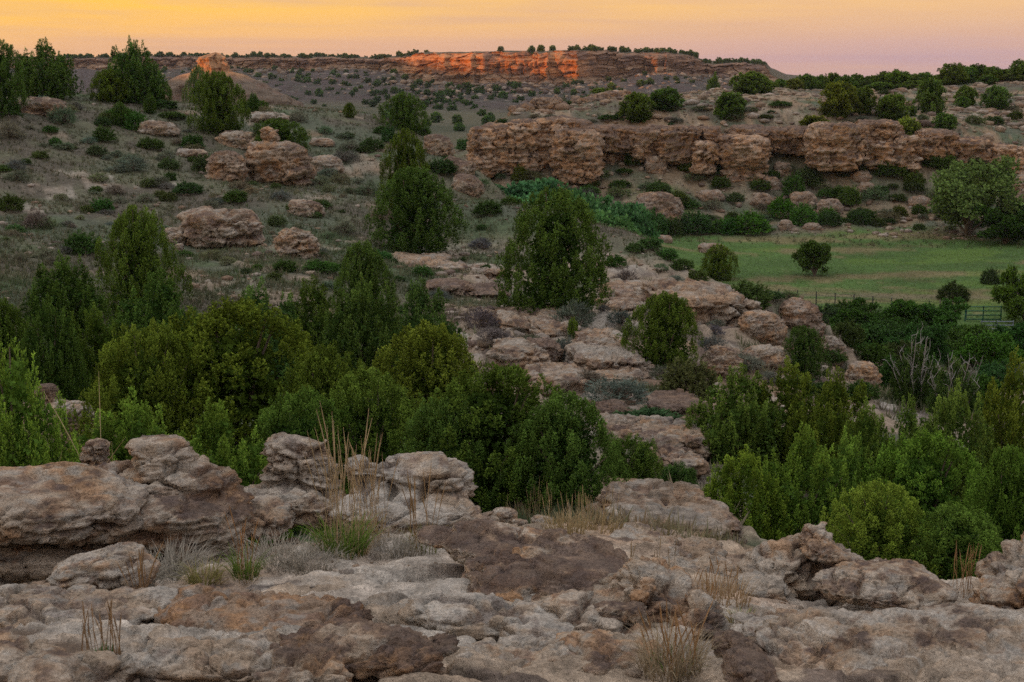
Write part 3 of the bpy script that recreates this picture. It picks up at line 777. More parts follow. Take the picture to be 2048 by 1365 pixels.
rock('rock_formation', 'brown layered rock at the right edge of the foreground',
     [(2040, 1150, 6.1, .16, .2, .10, 2.8, 0, -.35), (2060, 1110, 6.2, .12, .16, .07, 2.8, 0, -.45), (2000, 1195, 5.9, .13, .18, .07, 2.6, 0, -.2), (2090, 1190, 5.9, .2, .2, .12, 2.8, 0, 0)],
     .008, amp=0.085, strata=0.102, sf=7, dark=.15, rust=.5, pale=.25, **NEAR)
rock('rock_ledge', 'knobbly pale rock knolls below the green junipers, right of centre',
     [(1300, 1110, 8.0, .26, .26, .10, 2.4, 0, .1), (1395, 1115, 7.6, .16, .2, .09, 2.4, 0, .1), (1430, 1150, 7.0, .14, .18, .08, 2.4, 0, .3), (1260, 1085, 8.6, .2, .2, .07, 2.4, 0, 0), (1340, 1150, 6.9, .2, .2, .07, 2.4, 0, 0)],
     .010, amp=0.123, strata=0.087, sf=6, pits=.03, dark=.06, rust=.15, pale=.6, **NEAR)
rock('rock_slab', 'low rust brown rock mound in the lower left foreground',
     [(520, 1250, 4.75, .36, .26, .075, 2.6, 0, .03), (420, 1225, 4.95, .22, .2, .06, 2.6, 0, -.03), (640, 1245, 4.8, .2, .2, .06, 2.6, 0, .08)],
     .008, amp=0.067, strata=0.087, sf=6, pits=.03, dark=.14, rust=.6, pale=.2, base=(.34, .25, .18), **NEAR)
rock('rock_ledge', 'pale cracked ledge along the left, below the low tan boulder',
     [(150, 1235, 4.9, .26, .22, .06, 2.8, 0, -.03), (270, 1215, 5.0, .16, .16, .05, 2.8, 0, 0), (40, 1225, 5.0, .2, .22, .06, 2.8, 0, 0)],
     .008, amp=0.076, strata=0.072, sf=6, pits=.03, dark=.0, rust=.12, pale=.7, **NEAR)
rock('rock_ledge', 'whorled grey bedrock swell in the lower right foreground',
     [(1760, 1300, 4.2, .42, .30, .07, 2.4, .2, .03), (1950, 1290, 4.3, .25, .3, .07, 2.4, 0, -.05), (1600, 1280, 4.4, .22, .22, .05, 2.4, 0, .1)],
     .009, amp=0.067, strata=0.131, sf=8, pits=.03, dark=.16, rust=.2, pale=.6, S=.3, dip=.25, **NEAR)
rock('rock_ledge', 'dark purple stained step right of the straw grass bush',
     [(1480, 1310, 4.1, .07, .12, .05, 3, .3, .35), (1500, 1350, 3.8, .08, .12, .05, 3, 0, .3)],
     .006, amp=0.076, strata=0.087, sf=6, dark=.7, rust=.2, pale=.2, **NEAR)
for (p, qy, Y, rx, rz, lab) in [(1010, 1032, 8.6, .085, .05, 'rounded tan stone beside the foot of the centre juniper'),
                                (1085, 1042, 8.8, .075, .032, 'pale pointed stone in dry grass below the centre juniper'),
                                (1045, 1072, 7.6, .062, .042, 'pale whitish stone just behind the dark topped slab'),
                                (985, 1068, 7.5, .05, .030, 'small grey stone left of the whitish stone'),
                                (1130, 1085, 6.6, .07, .022, 'small rusty flat stone lying on the dark topped slab'),
                                (1040, 1045, 8.4, .055, .018, 'flat orange edged stone between two stones below the juniper')]:
    rock('stone', lab, [(p, qy, Y, rx, rx * .8, rz, 2.5, 0, .1)], .006, amp=.10, strata=.05, dark=.1, rust=.25, pale=.5, **NEAR)
# ------------------------------------------------------------------ right hand cliff of stacked sandstone blocks
MID = dict(mat=M_ROCK_MID)
cliff = bpy.data.objects.new('cliff', None); COL.objects.link(cliff)
tag(cliff, 'long banded sandstone cliff of jointed blocks across the valley', None, kind='structure')
cliff.location = (0, 0, 0)
CB = [  # left, right, top, bottom, depth, darkness, warmth
    (938, 992, 270, 352, 174.5, .1, .3), (968, 1030, 262, 350, 175.5, .1, .25), (1015, 1075, 258, 352, 175, .12, .3), (1060, 1128, 256, 356, 175.5, .15, .35),
    (1112, 1200, 272, 364, 173.0, .12, .45), (1085, 1180, 250, 292, 177, .3, .5), (1170, 1275, 254, 300, 177, .4, .4), (1185, 1270, 290, 335, 179, .35, .4),
    (1262, 1325, 258, 322, 175.5, .3, .4), (1318, 1402, 255, 326, 174.5, .32, .5), (1395, 1440, 258, 330, 176, .4, .4), (1384, 1430, 290, 345, 173.5, .15, .55),
    (1432, 1530, 276, 332, 174, .18, .6), (1436, 1522, 322, 372, 174.5, .2, .5), (1466, 1560, 260, 300, 176.5, .3, .6), (1540, 1628, 262, 306, 177, .35, .45), (1570, 1625, 300, 345, 179, .2, .5),
    (1616, 1722, 252, 338, 173, .12, .65), (1712, 1795, 246, 284, 176, .2, .6), (1725, 1788, 280, 338, 175.5, .15, .5), (1780, 1840, 276, 340, 175, .15, .55),
    (1832, 1910, 268, 322, 176.5, .25, .4), (1895, 1975, 282, 326, 177, .2, .35), (1965, 2030, 294, 350, 177, .15, .3), (2015, 2090, 300, 380, 176, .15, .35),
    (1200, 1300, 325, 372, 180, .1, .3), (1515, 1600, 335, 372, 180, .1, .3), (1690, 1790, 330, 372, 178.5, .1, .3)]
rg = random.Random(5)
for (l, r_, t, b, Y, dk, wm) in CB:
    cxl = (l + r_) / 2
    t -= rg.uniform(0, 6) + (8 if cxl < 1180 else 0); Y += rg.uniform(-.9, .5)
    s = Y / F; cx = (l + r_) / 2; w = (r_ - l) / 2 * s * 1.1; h = (b - t) / 2 * s * 1.08
    bl = [(cx, (t + b) / 2, Y, w * .98, 2.6, h, 6.5, rg.uniform(-.25, .25), rg.uniform(-.06, .06)),
          (cx + rg.uniform(-.2, .2) * w / s, t + (b - t) * .3, Y - .3, w * .9, 2.5, h * .55, 3.4, rg.uniform(-.3, .3), rg.uniform(-.1, .1)),
          (cx + rg.uniform(-.3, .3) * w / s, t + (b - t) * .72, Y + rg.uniform(-.5, .2), w * .72, 2.4, h * .4, 3.2, rg.uniform(-.3, .3), rg.uniform(-.1, .1)),
          (cx, t + (b - t) * .5, Y + 2.6, w * 1.05, 2.6, h * 1.0, 4, 0, 0)]
    rock('cliff_block', None, bl, .19, M_ROCK_MID, cliff, S=2.6, amp=.15, strata=.15, sf=4.6, pits=.035, crack=.22, base=(.47, .285, .165), dark=dk + .19, rust=wm, pale=.3, it=1)
# rocks crowning the cliff and fallen boulders below it
for (l, r_, t, b, Y, lab) in [
        (1020, 1072, 216, 250, 190, 'weathered dark brown rock knob on the cliff top, leftmost'), (1060, 1132, 202, 250, 192, 'tall weathered rock stack on the cliff top left of the shrubs'),
        (1140, 1198, 202, 242, 197, 'dark rounded rock stack right of the tall cliff top stack'), (1192, 1225, 212, 240, 199, 'small grey rock stump between cliff top stacks'),
        (1180, 1240, 194, 210, 222, 'flat orange slab on the bench below the small spiky juniper'), (1226, 1262, 190, 206, 226, 'orange lit slab left of the paired bench junipers'),
        (990, 1030, 245, 272, 184, 'sloping rust coloured ledge at the left tip of the cliff'), (1130, 1180, 225, 248, 190, 'layered pale ledge between the cliff top stacks')]:
    t -= 9; l -= 5; r_ += 5
    s = Y / F; w = (r_ - l) / 2 * s; h = (b - t) / 2 * s
    rock('rock_stack', lab, [((l + r_) / 2, (t + b) / 2 + 4, Y, w, w * .8, h, 3, .2, .1), ((l + r_) / 2 + 3, (t + b) / 2 - 3, Y + .3, w * .75, w * .7, h * .8, 3, -.3, -.15)],
         .15, M_ROCK_MID, S=1.8, amp=.16, strata=.10, sf=5, pits=.05, crack=.25, base=(.36, .235, .145), dark=.40, rust=.5, pale=.25, it=1)
def grounded_rock(name, label, l, r_, t, b, mat=M_ROCK_MID, group=None, k=2.7, depth=.75, roll=0., ang=.2, bury=.22, vox=None, extra=(), ymin=2.2, **kw):
    """a rock whose foot touches the ground at pixel row b"""
    g = ground_hit((l + r_) / 2, b, ymin); Y = g[1] + .25 * (r_ - l) * g[1] / F
    s = Y / F; w = (r_ - l) / 2 * s; h = (b - t) / 2 * s * (1 + bury)
    cyp = (t + b) / 2 + bury * (b - t) / 2
    bl = [((l + r_) / 2, cyp, Y, w, w * depth, h, k, ang, roll), ((l + r_) / 2 - (r_ - l) * .12, cyp - .12 * (b - t), Y + .1 * w, w * .72, w * depth * .8, h * .82, k, -ang, roll * .5),
          ((l + r_) / 2 + (r_ - l) * .2, cyp + .08 * (b - t), Y - .1 * w, w * .7, w * depth * .8, h * .8, k, ang * 2, -roll)]
    kw.setdefault('base', (.35, .275, .20))
    for e in extra:
        bl.append((e[0], e[1], Y + e[5], e[2] * s, e[3] * s, e[4] * s, k, 0, e[6]))
    return rock(name, label, bl, vox or max(.012, 3.0 * s), mat, group=group, **kw)
MP = dict(amp=.15, strata=.085, sf=6, pits=.04, crack=.14, it=1)
grounded_rock('boulder', 'broad flat bottomed boulder on the left slope, largest there', 362, 517, 421, 497, bury=.0, k=3.2, dark=.22, rust=.3, pale=.4, base=(.33, .26, .195), **MP)
grounded_rock('boulder', 'rounded tan boulder right of the broad flat bottomed boulder', 553, 633, 456, 516, roll=.35, dark=.12, rust=.35, pale=.4, **MP)
grounded_rock('boulder', 'small grey boulder against the left side of the broad boulder', 325, 368, 455, 490, dark=.0, rust=.1, pale=.8, **MP)
grounded_rock('stone', 'little grey stone below the small grey boulder', 348, 368, 486, 504, dark=0, rust=.1, pale=.8, **MP)
grounded_rock('boulder', 'hollowed boulder with a shaded cave on the upper left slope', 488, 622, 285, 372, bury=.1, k=3, dark=.2, rust=.5, pale=.2, base=(.35, .26, .185), extra=((540, 268, 20, 18, 16, 0, .1),), **MP)
grounded_rock('boulder', 'brown fractured boulder left of the hollowed boulder', 418, 492, 302, 364, dark=.3, rust=.4, pale=.25, base=(.34, .25, .18), **MP)
grounded_rock('boulder', 'squat crumbling boulder below the hollowed boulder', 575, 648, 400, 434, dark=.25, rust=.3, **MP)
grounded_rock('boulder', 'pale cracked boulder pile right of the hollowed boulder', 622, 684, 312, 348, dark=.1, rust=.2, pale=.6, **MP)
grounded_rock('rock_ledge', 'grey outcrop under the round juniper on the left slope', 435, 520, 262, 298, dark=.15, rust=.25, pale=.5, **MP)
grounded_rock('rock_ledge', 'low grey ledge right of the round ridge juniper', 490, 575, 226, 244, dark=.1, rust=.15, pale=.7, **MP)
grounded_rock('rock_ledge', 'grey lichen covered ledge in the middle of the left slope', 265, 350, 240, 270, dark=.12, rust=.15, pale=.7, **MP)
grounded_rock('rock_ledge', 'dark broken ledge below the ridge trees at far left', 30, 130, 196, 232, dark=.3, rust=.25, **MP)
grounded_rock('rock_ledge', 'pale low ledge left of the brown fractured boulder', 350, 415, 298, 316, dark=.0, rust=.1, pale=.8, **MP)
grounded_rock('rock_ledge', 'low layered ledge on the grassy knoll, upper centre', 618, 670, 276, 294, dark=.12, rust=.3, **MP)
grounded_rock('rock_ledge', 'dark bedded rock ledge descending beside the tall centre junipers', 846, 905, 270, 312, dark=.45, rust=.25, roll=.3, **MP)
grounded_rock('rock_ledge', 'dark ledge lower down beside the tall centre junipers', 885, 950, 318, 352, dark=.45, rust=.25, roll=.4, **MP)
grounded_rock('rock_ledge', 'dark rocks at the edge of the bright green thicket', 905, 965, 350, 392, dark=.4, rust=.25, roll=.2, **MP)
grounded_rock('boulder', 'dark flat boulder between the left edge juniper and the feathery one', 68, 118, 768, 802, dark=.6, rust=.2, ymin=12., **MP)
grounded_rock('rock_ledge', 'pale ledge below the dark flat boulder at left', 88, 195, 800, 870, dark=.05, rust=.2, pale=.6, ymin=12., **MP)
# benches and slabs of the middle shelf
SH = dict(amp=.09, strata=.15, sf=4, pits=.03, crack=.18, it=1, depth=1.6, k=9.0, bury=.5)
for a in [('flat pale slab just below the tall centre junipers', 770, 900, 516, 532), ('purple grey slab with a sharp edge on the shelf', 858, 938, 562, 590), ('pale slab right of the purple grey slab', 925, 1002, 572, 592),
          ('pink slab against the left of the big dome juniper', 940, 1008, 534, 550), ('long ledge right of the big dome juniper', 1205, 1330, 572, 604), ('broad bedrock tongue at the shelf rim', 1300, 1478, 574, 628),
          ('low slab right below the dome juniper', 1215, 1290, 600, 622), ('layered ledge under the dome juniper', 1000, 1140, 626, 660), ('thin ledge with undercut below the grey shrub', 1060, 1140, 640, 668),
          ('rounded slab left of the pair of blocks, shelf centre', 985, 1075, 684, 736), ('purple topped slab touching the rounded slab', 1050, 1118, 680, 722),
          ('tall block left of the round right juniper', 1150, 1255, 668, 706), ('tilted slab below the tall block', 1140, 1275, 696, 745), ('low slab below the tilted slab', 1168, 1275, 732, 762),
          ('bulging ledge left of the grey green shrub', 1050, 1170, 736, 798), ('small knob on the bulging ledge', 1085, 1125, 730, 756),
          ('dark slab in shadow below the right shrub', 1290, 1400, 792, 822), ('dark flat slab above the pale plank stone', 1190, 1262, 808, 838), ('pale plank shaped stone lying on dark slabs', 1184, 1248, 832, 850),
          ('broad red brown slab left of the right junipers', 1270, 1400, 852, 905), ('flat slab above the small spiky juniper', 1180, 1290, 845, 885), ('pale block beside the small spiky junipers', 1312, 1400, 902, 950),
          ('smooth grey boulder in the lower right gap', 1222, 1440, 1000, 1052)]:
    dk = .5 if 'dark' in a[0] or 'purple' in a[0] else .12
    grounded_rock('rock_slab', a[0], *a[1:], dark=dk, rust=.35 if 'red' in a[0] or 'pink' in a[0] else .22, pale=.45, base=(.34, .26, .19), **SH)
OC = dict(amp=.14, strata=.09, sf=7, pits=.04, it=1)
grounded_rock('rock_formation', 'layered orange brown outcrop at the right tip of the shelf', 1478, 1565, 622, 690, bury=.1, k=3, dark=.15, rust=.6, base=(.35, .25, .17), **OC)
grounded_rock('rock_formation', 'rust coloured crumbling outcrop rim beyond the layered outcrop', 1550, 1645, 600, 668, roll=.3, bury=.25, dark=.25, rust=.6, base=(.33, .22, .15), **OC)
grounded_rock('rock_ledge', 'bedded ledge below the layered outcrop', 1480, 1580, 690, 742, dark=.1, rust=.4, **OC)
grounded_rock('rock_ledge', 'rock step below the round right juniper', 1405, 1480, 690, 760, dark=.2, rust=.35, **OC)
grounded_rock('boulder', 'red brown boulder on the steep bank right of the shelf', 1690, 1760, 722, 782, bury=.3, dark=.08, rust=.65, base=(.36, .25, .16), **OC)
grounded_rock('rock_ledge', 'grey rubble ledge above the red brown boulder', 1625, 1690, 672, 722, bury=.3, dark=.1, rust=.3, **OC)
# fallen blocks on the talus under the cliff
TB = dict(amp=.16, strata=.06, sf=5, pits=.04, it=1, base=(.29, .21, .15), ymin=95.)
for a in [('leaning pale block at the foot of the cliff, left', 1290, 1332, 312, 350), ('big angular pale boulder above the meadow edge, left', 1268, 1362, 384, 442), ('dark split boulder right of the big angular boulder', 1325, 1364, 392, 436),
          ('long tan boulder on the talus', 1395, 1446, 378, 402), ('pale wedge boulder above the bright bushes', 1505, 1546, 386, 418), ('flat topped pale boulder among bright bushes', 1580, 1632, 384, 412),
          ('jagged pale boulder right of the flat topped boulder', 1632, 1684, 398, 432), ('squat boulder below the flat topped boulder', 1550, 1584, 422, 440), ('two toned boulder at the meadow edge', 1556, 1586, 440, 462),
          ('rounded boulder beside the cliff cave', 1545, 1584, 324, 360), ('dark knobby boulder below the cliff cave', 1522, 1562, 352, 382), ('orange boulder below the big cliff block', 1700, 1742, 340, 366),
          ('grey boulder pile below the cliff, right', 1716, 1750, 364, 388), ('brown boulder at the meadow edge below the talus', 1605, 1642, 446, 462), ('low boulder on the talus by the leafy tree', 1815, 1860, 392, 418),
          ('pink boulder half hidden by the leafy tree', 1886, 1918, 420, 444), ('speckled boulder alone in the meadow', 1396, 1454, 486, 508), ('small tan boulder at the near meadow edge', 1310, 1345, 470, 486),
          ('tall red boulder at the right edge under the cliff', 2022, 2090, 350, 405)]:
    grounded_rock('boulder', a[0], *a[1:], dark=.35 if 'dark' in a[0] else .12, rust=.55 if 'red' in a[0] or 'orange' in a[0] else .3, pale=.25, **TB)

# ------------------------------------------------------------------ foliage
def leaf_sprays(p, d, L, nleaf, lw, rng, cbase, ctip, cvar, droop=0.):
    """tufts of small pointed leaves along short twigs; p,d (n,3)"""
    n = len(p)
    d = d / (np.linalg.norm(d, axis=1)[:, None] + 1e-9)
    ref = np.where(np.abs(d[:, 2:3]) > .9, np.array([[1., 0, 0]]), np.array([[0., 0, 1]]))
    u = np.cross(d, ref); u /= np.linalg.norm(u, axis=1)[:, None] + 1e-9
    w = np.cross(d, u)
    f = (np.arange(nleaf) + .5) / nleaf
    an = np.arange(nleaf)[None] * 2.4 + rng.random((n, 1)) * 6.28
    Ls = L * rng.uniform(.65, 1.3, (n, 1))
    bp = p[:, None] + d[:, None] * (f[None, :, None] * Ls[:, :, None])
    out = np.cos(an)[..., None] * u[:, None] + np.sin(an)[..., None] * w[:, None]
    ld = d[:, None] * .75 + out * .75 + rng.normal(0, .18, (n, nleaf, 3))
    ll = Ls[:, :, None] * (.62 - .25 * f[None, :, None])
    tip = bp + ld * ll
    sd = np.cross(ld, out + rng.normal(0, .5, (n, nleaf, 3))); sd /= np.linalg.norm(sd, axis=2)[..., None] + 1e-9
    wd = lw * Ls[:, :, None]
    v = np.stack([bp + sd * wd * .95, tip, bp - sd * wd * .95], 2)      # n, leaf, 3, 3
    nv = n * nleaf
    faces = (np.arange(nv)[:, None] * 3 + np.arange(3)[None])
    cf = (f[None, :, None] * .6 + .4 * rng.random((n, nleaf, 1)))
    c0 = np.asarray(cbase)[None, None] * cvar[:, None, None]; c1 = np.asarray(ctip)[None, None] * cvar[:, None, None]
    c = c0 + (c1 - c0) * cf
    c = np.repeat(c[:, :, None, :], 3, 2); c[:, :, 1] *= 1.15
    return v.reshape(-1, 3), faces, c.reshape(-1, 3)
def env(kind, t):
    if kind == 'round':
        return .5 * np.sqrt(np.clip(1 - t ** 2.4, 0, 1)) * np.clip((t + .22) / .36, 0, 1) ** .6
    if kind == 'cone':
        return .5 * np.clip(1 - t, 0, 1) ** .62 * np.clip((t + .16) / .30, 0, 1) ** .7 * 1.06
    if kind == 'egg':
        return .5 * np.clip(1 - t ** 1.7, 0, 1) ** .62 * np.clip((t + .16) / .34, 0, 1) ** .6
    return .5 * np.clip(1 - t, 0, 1) ** .5 * np.clip((t + .1) / .35, 0, 1)
def juniper(kind, seed, nspray, nleaf=5, L=.03, lw=.2, cb=(.054, .098, .024), ct=(.155, .230, .048), nlobe=300, rl0=.045, hl0=.13):
    """dense crown of small upright plumes over a lumpy envelope; unit width and height"""
    rng = np.random.default_rng(seed)
    big = []                                                    # x, y, z0, radius, height of the main masses
    if kind == 'loose':
        big.append((0, 0, 0., .24, 1.0))
        for i in range(12):
            a = i * 2.4 + rng.uniform(-.3, .3); rr = .10 + .27 * math.sqrt((i + .5) / 12)
            big.append((rr * math.cos(a), rr * math.sin(a), 0., rng.uniform(.15, .20), rng.uniform(.66, .98) * (1.12 - rr * .75)))
    elif kind == 'cone':
        big.append((0, 0, 0., .36, 1.0))
        for i in range(9):
            a = i * 2.4 + rng.uniform(-.3, .3); rr = rng.uniform(.16, .30)
            big.append((rr * math.cos(a), rr * math.sin(a), 0., rng.uniform(.18, .23), rng.uniform(.68, .95) * (1.08 - rr * .5)))
    else:
        big.append((0, 0, 0., .43, .93))
    big = np.array(big)
    bw = big[:, 3] * big[:, 4]; bi = rng.choice(len(big), nlobe, p=bw / bw.sum()); g = big[bi]
    t = rng.beta(1.25, 1.1, nlobe); ph = rng.random(nlobe) * 6.283
    if kind in ('loose', 'cone'):
        pr = np.clip(1 - t ** 1.7, 0, 1) ** .62 * np.clip((t + .12) / .3, 0, 1) ** .6
    else:
        pr = np.clip(1 - t ** 2.6, 0, 1) ** .55 * np.clip((t + .16) / .3, 0, 1) ** .6
    lr = rng.uniform(.72, 1.02, nlobe)
    if kind in ('round', 'egg'):
        t = np.sqrt(rng.random(nlobe)) if kind == 'x' else rng.beta(1.15, 1.0, nlobe)
        pr = (np.clip(1 - t ** 2.6, 0, 1) ** .5 if kind == 'round' else np.clip(1 - t ** 2.4, 0, 1) ** .54) * np.clip((t + .25) / .42, .35, 1) ** .7
        lump = 1 + .26 * fbm(np.cos(ph) * 1.7, np.sin(ph) * 1.7, t * 3.0, seed, 2)
        g = np.tile(np.array([[0, 0, 0., .50, 1.0]]), (nlobe, 1)) ; pr = pr * lump
        g[:, 4] = 1.0 + .18 * (lump - 1) * ss(.4, 1, t)
    lx = g[:, 0] + g[:, 3] * pr * lr * np.cos(ph); ly = g[:, 1] + g[:, 3] * pr * lr * np.sin(ph)
    sc_ = rng.uniform(.6, 1.5, nlobe)
    rl = rl0 * sc_; hl = hl0 * sc_ * rng.uniform(.8, 1.25, nlobe)
    lz = g[:, 2] + (g[:, 4] - hl * .8) * t
    lobes = np.stack([lx, ly, lz, rl, hl], 1)
    wgt = rl * hl; li = rng.choice(nlobe, nspray, p=wgt / wgt.sum()); lb = lobes[li]
    tau = rng.beta(1.15, 1.2, nspray); ph = rng.random(nspray) * 6.283
    prof = np.clip(1 - tau, 0, 1) ** .7 * np.clip((tau + .15) / .35, 0, 1) ** .6
    rho = np.sqrt(rng.uniform(.25, 1.0, nspray)); ox, oy = np.cos(ph), np.sin(ph)
    p = np.stack([lb[:, 0] + lb[:, 3] * prof * rho * ox, lb[:, 1] + lb[:, 3] * prof * rho * oy, lb[:, 2] + lb[:, 4] * tau], 1)
    rad = np.linalg.norm(p[:, :2], axis=1) + 1e-6
    d = np.stack([ox * .6 + p[:, 0] / rad * .4, oy * .6 + p[:, 1] / rad * .4, .8 + .6 * tau], 1) + rng.normal(0, .28, (nspray, 3))
    keep = p[:, 2] > .012
    lv = np.clip(1 + .2 * rng.standard_normal(nlobe), .6, 1.5)
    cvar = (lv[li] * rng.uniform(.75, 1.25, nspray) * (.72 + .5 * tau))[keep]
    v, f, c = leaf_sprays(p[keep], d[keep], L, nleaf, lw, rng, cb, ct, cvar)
    # sparse coarse foliage inside the masses
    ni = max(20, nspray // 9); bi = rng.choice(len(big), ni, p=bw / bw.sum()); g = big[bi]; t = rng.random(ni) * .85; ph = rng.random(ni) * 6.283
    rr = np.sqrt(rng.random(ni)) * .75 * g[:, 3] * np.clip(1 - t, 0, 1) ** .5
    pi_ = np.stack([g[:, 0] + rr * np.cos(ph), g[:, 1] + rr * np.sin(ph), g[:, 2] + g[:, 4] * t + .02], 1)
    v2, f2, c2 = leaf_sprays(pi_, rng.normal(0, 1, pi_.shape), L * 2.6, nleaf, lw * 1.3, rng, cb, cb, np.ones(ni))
    f = np.concatenate([f, f2 + len(v)]); v = np.concatenate([v, v2]); c = np.concatenate([c, c2])
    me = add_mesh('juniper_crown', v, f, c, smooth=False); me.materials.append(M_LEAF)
    # trunk and limbs
    parts = []
    nb = 9
    for i in range(nb):
        l = lobes[rng.integers(0, len(lobes))] if i else (0, 0, .4, 0, .2)
        top = np.array([l[0] * .92, l[1] * .92, l[2] + l[4] * .55])
        k = np.linspace(0, 1, 6)[:, None]
        path = np.array([[.012 * math.cos(i), .012 * math.sin(i), -.06]]) * (1 - k) + top[None] * k
        path[:, :2] *= (k ** .55)
        path = path + rng.normal(0, .012, path.shape) * k * (1 - k) * 4
        parts.append(tube(path, np.linspace(.030 if i == 0 else .019, .004, 6), 5))
    tv, tf = join(parts)
    tm = add_mesh('juniper_trunk', tv, tf); tm.materials.append(M_BARK)
    return me, tm
def broadleaf(seed, nspray, L=.05, nleaf=6, lw=.36, cb=(.045, .085, .022), ct=(.085, .145, .038), spread=1.0, bare=.0, airy=1.0, low=.12):
    """rounded broad leaved crown built on forking limbs; unit width and height"""
    rng = np.random.default_rng(seed)
    parts, tips = [], []
    for i in range(11):
        a = i * 2.4; el = rng.uniform(.25, 1.2); ln = rng.uniform(.34, .52)
        e = np.array([math.cos(a) * math.cos(el) * ln * spread, math.sin(a) * math.cos(el) * ln * spread, .22 + math.sin(el) * ln * 1.25])
        k = np.linspace(0, 1, 6)[:, None]
        path = np.array([[0, 0, .0]]) * (1 - k) + e * k; path[:, :2] *= k ** .5; path += rng.normal(0, .012, path.shape) * k
        parts.append(tube(path, np.linspace(.022, .005, 6), 5))
        for j in range(4):
            st = path[2 + j % 4]; e2 = st + (e - st) * rng.uniform(.4, 1.1) + rng.normal(0, .11, 3) * np.array([1, 1, .8])
            parts.append(tube(np.linspace(st, e2, 3), [.007, .005, .002], 4)); tips.append(e2)
        tips.append(e)
    tv, tf = join(parts); stem, sf_ = tube(np.array([[0, 0, -.06], [.01, 0, .08], [0, 0, .3]]), [.036, .03, .02], 7)
    tv, tf = join([(tv, tf), (stem, sf_)])
    tm = add_mesh('tree_trunk', tv, tf); tm.materials.append(M_BARK)
    tips = np.array(tips)
    cl = rng.integers(0, len(tips), nspray)
    rd = rng.normal(0, 1, (nspray, 3)); rd /= np.linalg.norm(rd, axis=1)[:, None]
    p = tips[cl] + rd * (rng.random(nspray) ** .5 * .125 * airy)[:, None] * np.array([1, 1, .85])
    p = p[(p[:, 2] > low)]
    rd = rng.normal(0, .6, p.shape) + np.array([0, 0, .35]) + (p - np.array([0, 0, .45])) * 1.5
    lv = np.clip(1 + .2 * rng.standard_normal(len(tips)), .6, 1.5)
    cvar = lv[cl][:len(p)] * rng.uniform(.75, 1.25, len(p))
    v, f, c = leaf_sprays(p, rd, L, nleaf, lw, rng, cb, ct, cvar)
    me = add_mesh('tree_crown', v, f, c, smooth=False); me.materials.append(M_LEAF)
    return me, tm
def shrub_mesh(seed, nspray, L=.14, nleaf=6, lw=.16, cb=(.075, .11, .045), ct=(.13, .175, .07), twigs=26):
    rng = np.random.default_rng(seed)
    ph = rng.random(nspray) * 6.283; el = np.arcsin(rng.uniform(.02, 1, nspray)); rr = rng.uniform(.55, 1, nspray) ** .7
    lump = 1 + .45 * fbm(np.cos(ph) * 1.8, np.sin(ph) * 1.8, np.sin(el) * 1.8, seed)
    d = np.stack([np.cos(ph) * np.cos(el), np.sin(ph) * np.cos(el), np.sin(el)], 1)
    p = d * (rr * lump)[:, None] * np.array([.45, .45, .82])
    cvar = rng.uniform(.7, 1.3, nspray) * (1 + .25 * fbm(p[:, 0] * 4, p[:, 1] * 4, p[:, 2] * 4, seed + 1))
    v, f, c = leaf_sprays(p, d + np.array([0, 0, .6]) + rng.normal(0, .3, d.shape), L, nleaf, lw, rng, cb, ct, cvar)
    me = add_mesh('shrub_foliage', v, f, c, smooth=False); me.materials.append(M_LEAF)
    parts = []
    for i in range(twigs):
        a = rng.random() * 6.28; e = rng.uniform(.3, 1.4); ln = rng.uniform(.6, 1.05)
        tip = np.array([math.cos(a) * math.cos(e) * .45, math.sin(a) * math.cos(e) * .45, math.sin(e) * .85]) * ln
        k = np.linspace(0, 1, 4)[:, None]; path = tip * k + np.array([[0, 0, -.05]]) * (1 - k); path[1:3] += rng.normal(0, .03, (2, 3))
        parts.append(tube(path, [.012, .009, .006, .003], 4))
    tv, tf = join(parts)
    tm = add_mesh('shrub_stems', tv, tf); tm.materials.append(M_BARK)
    return me, tm
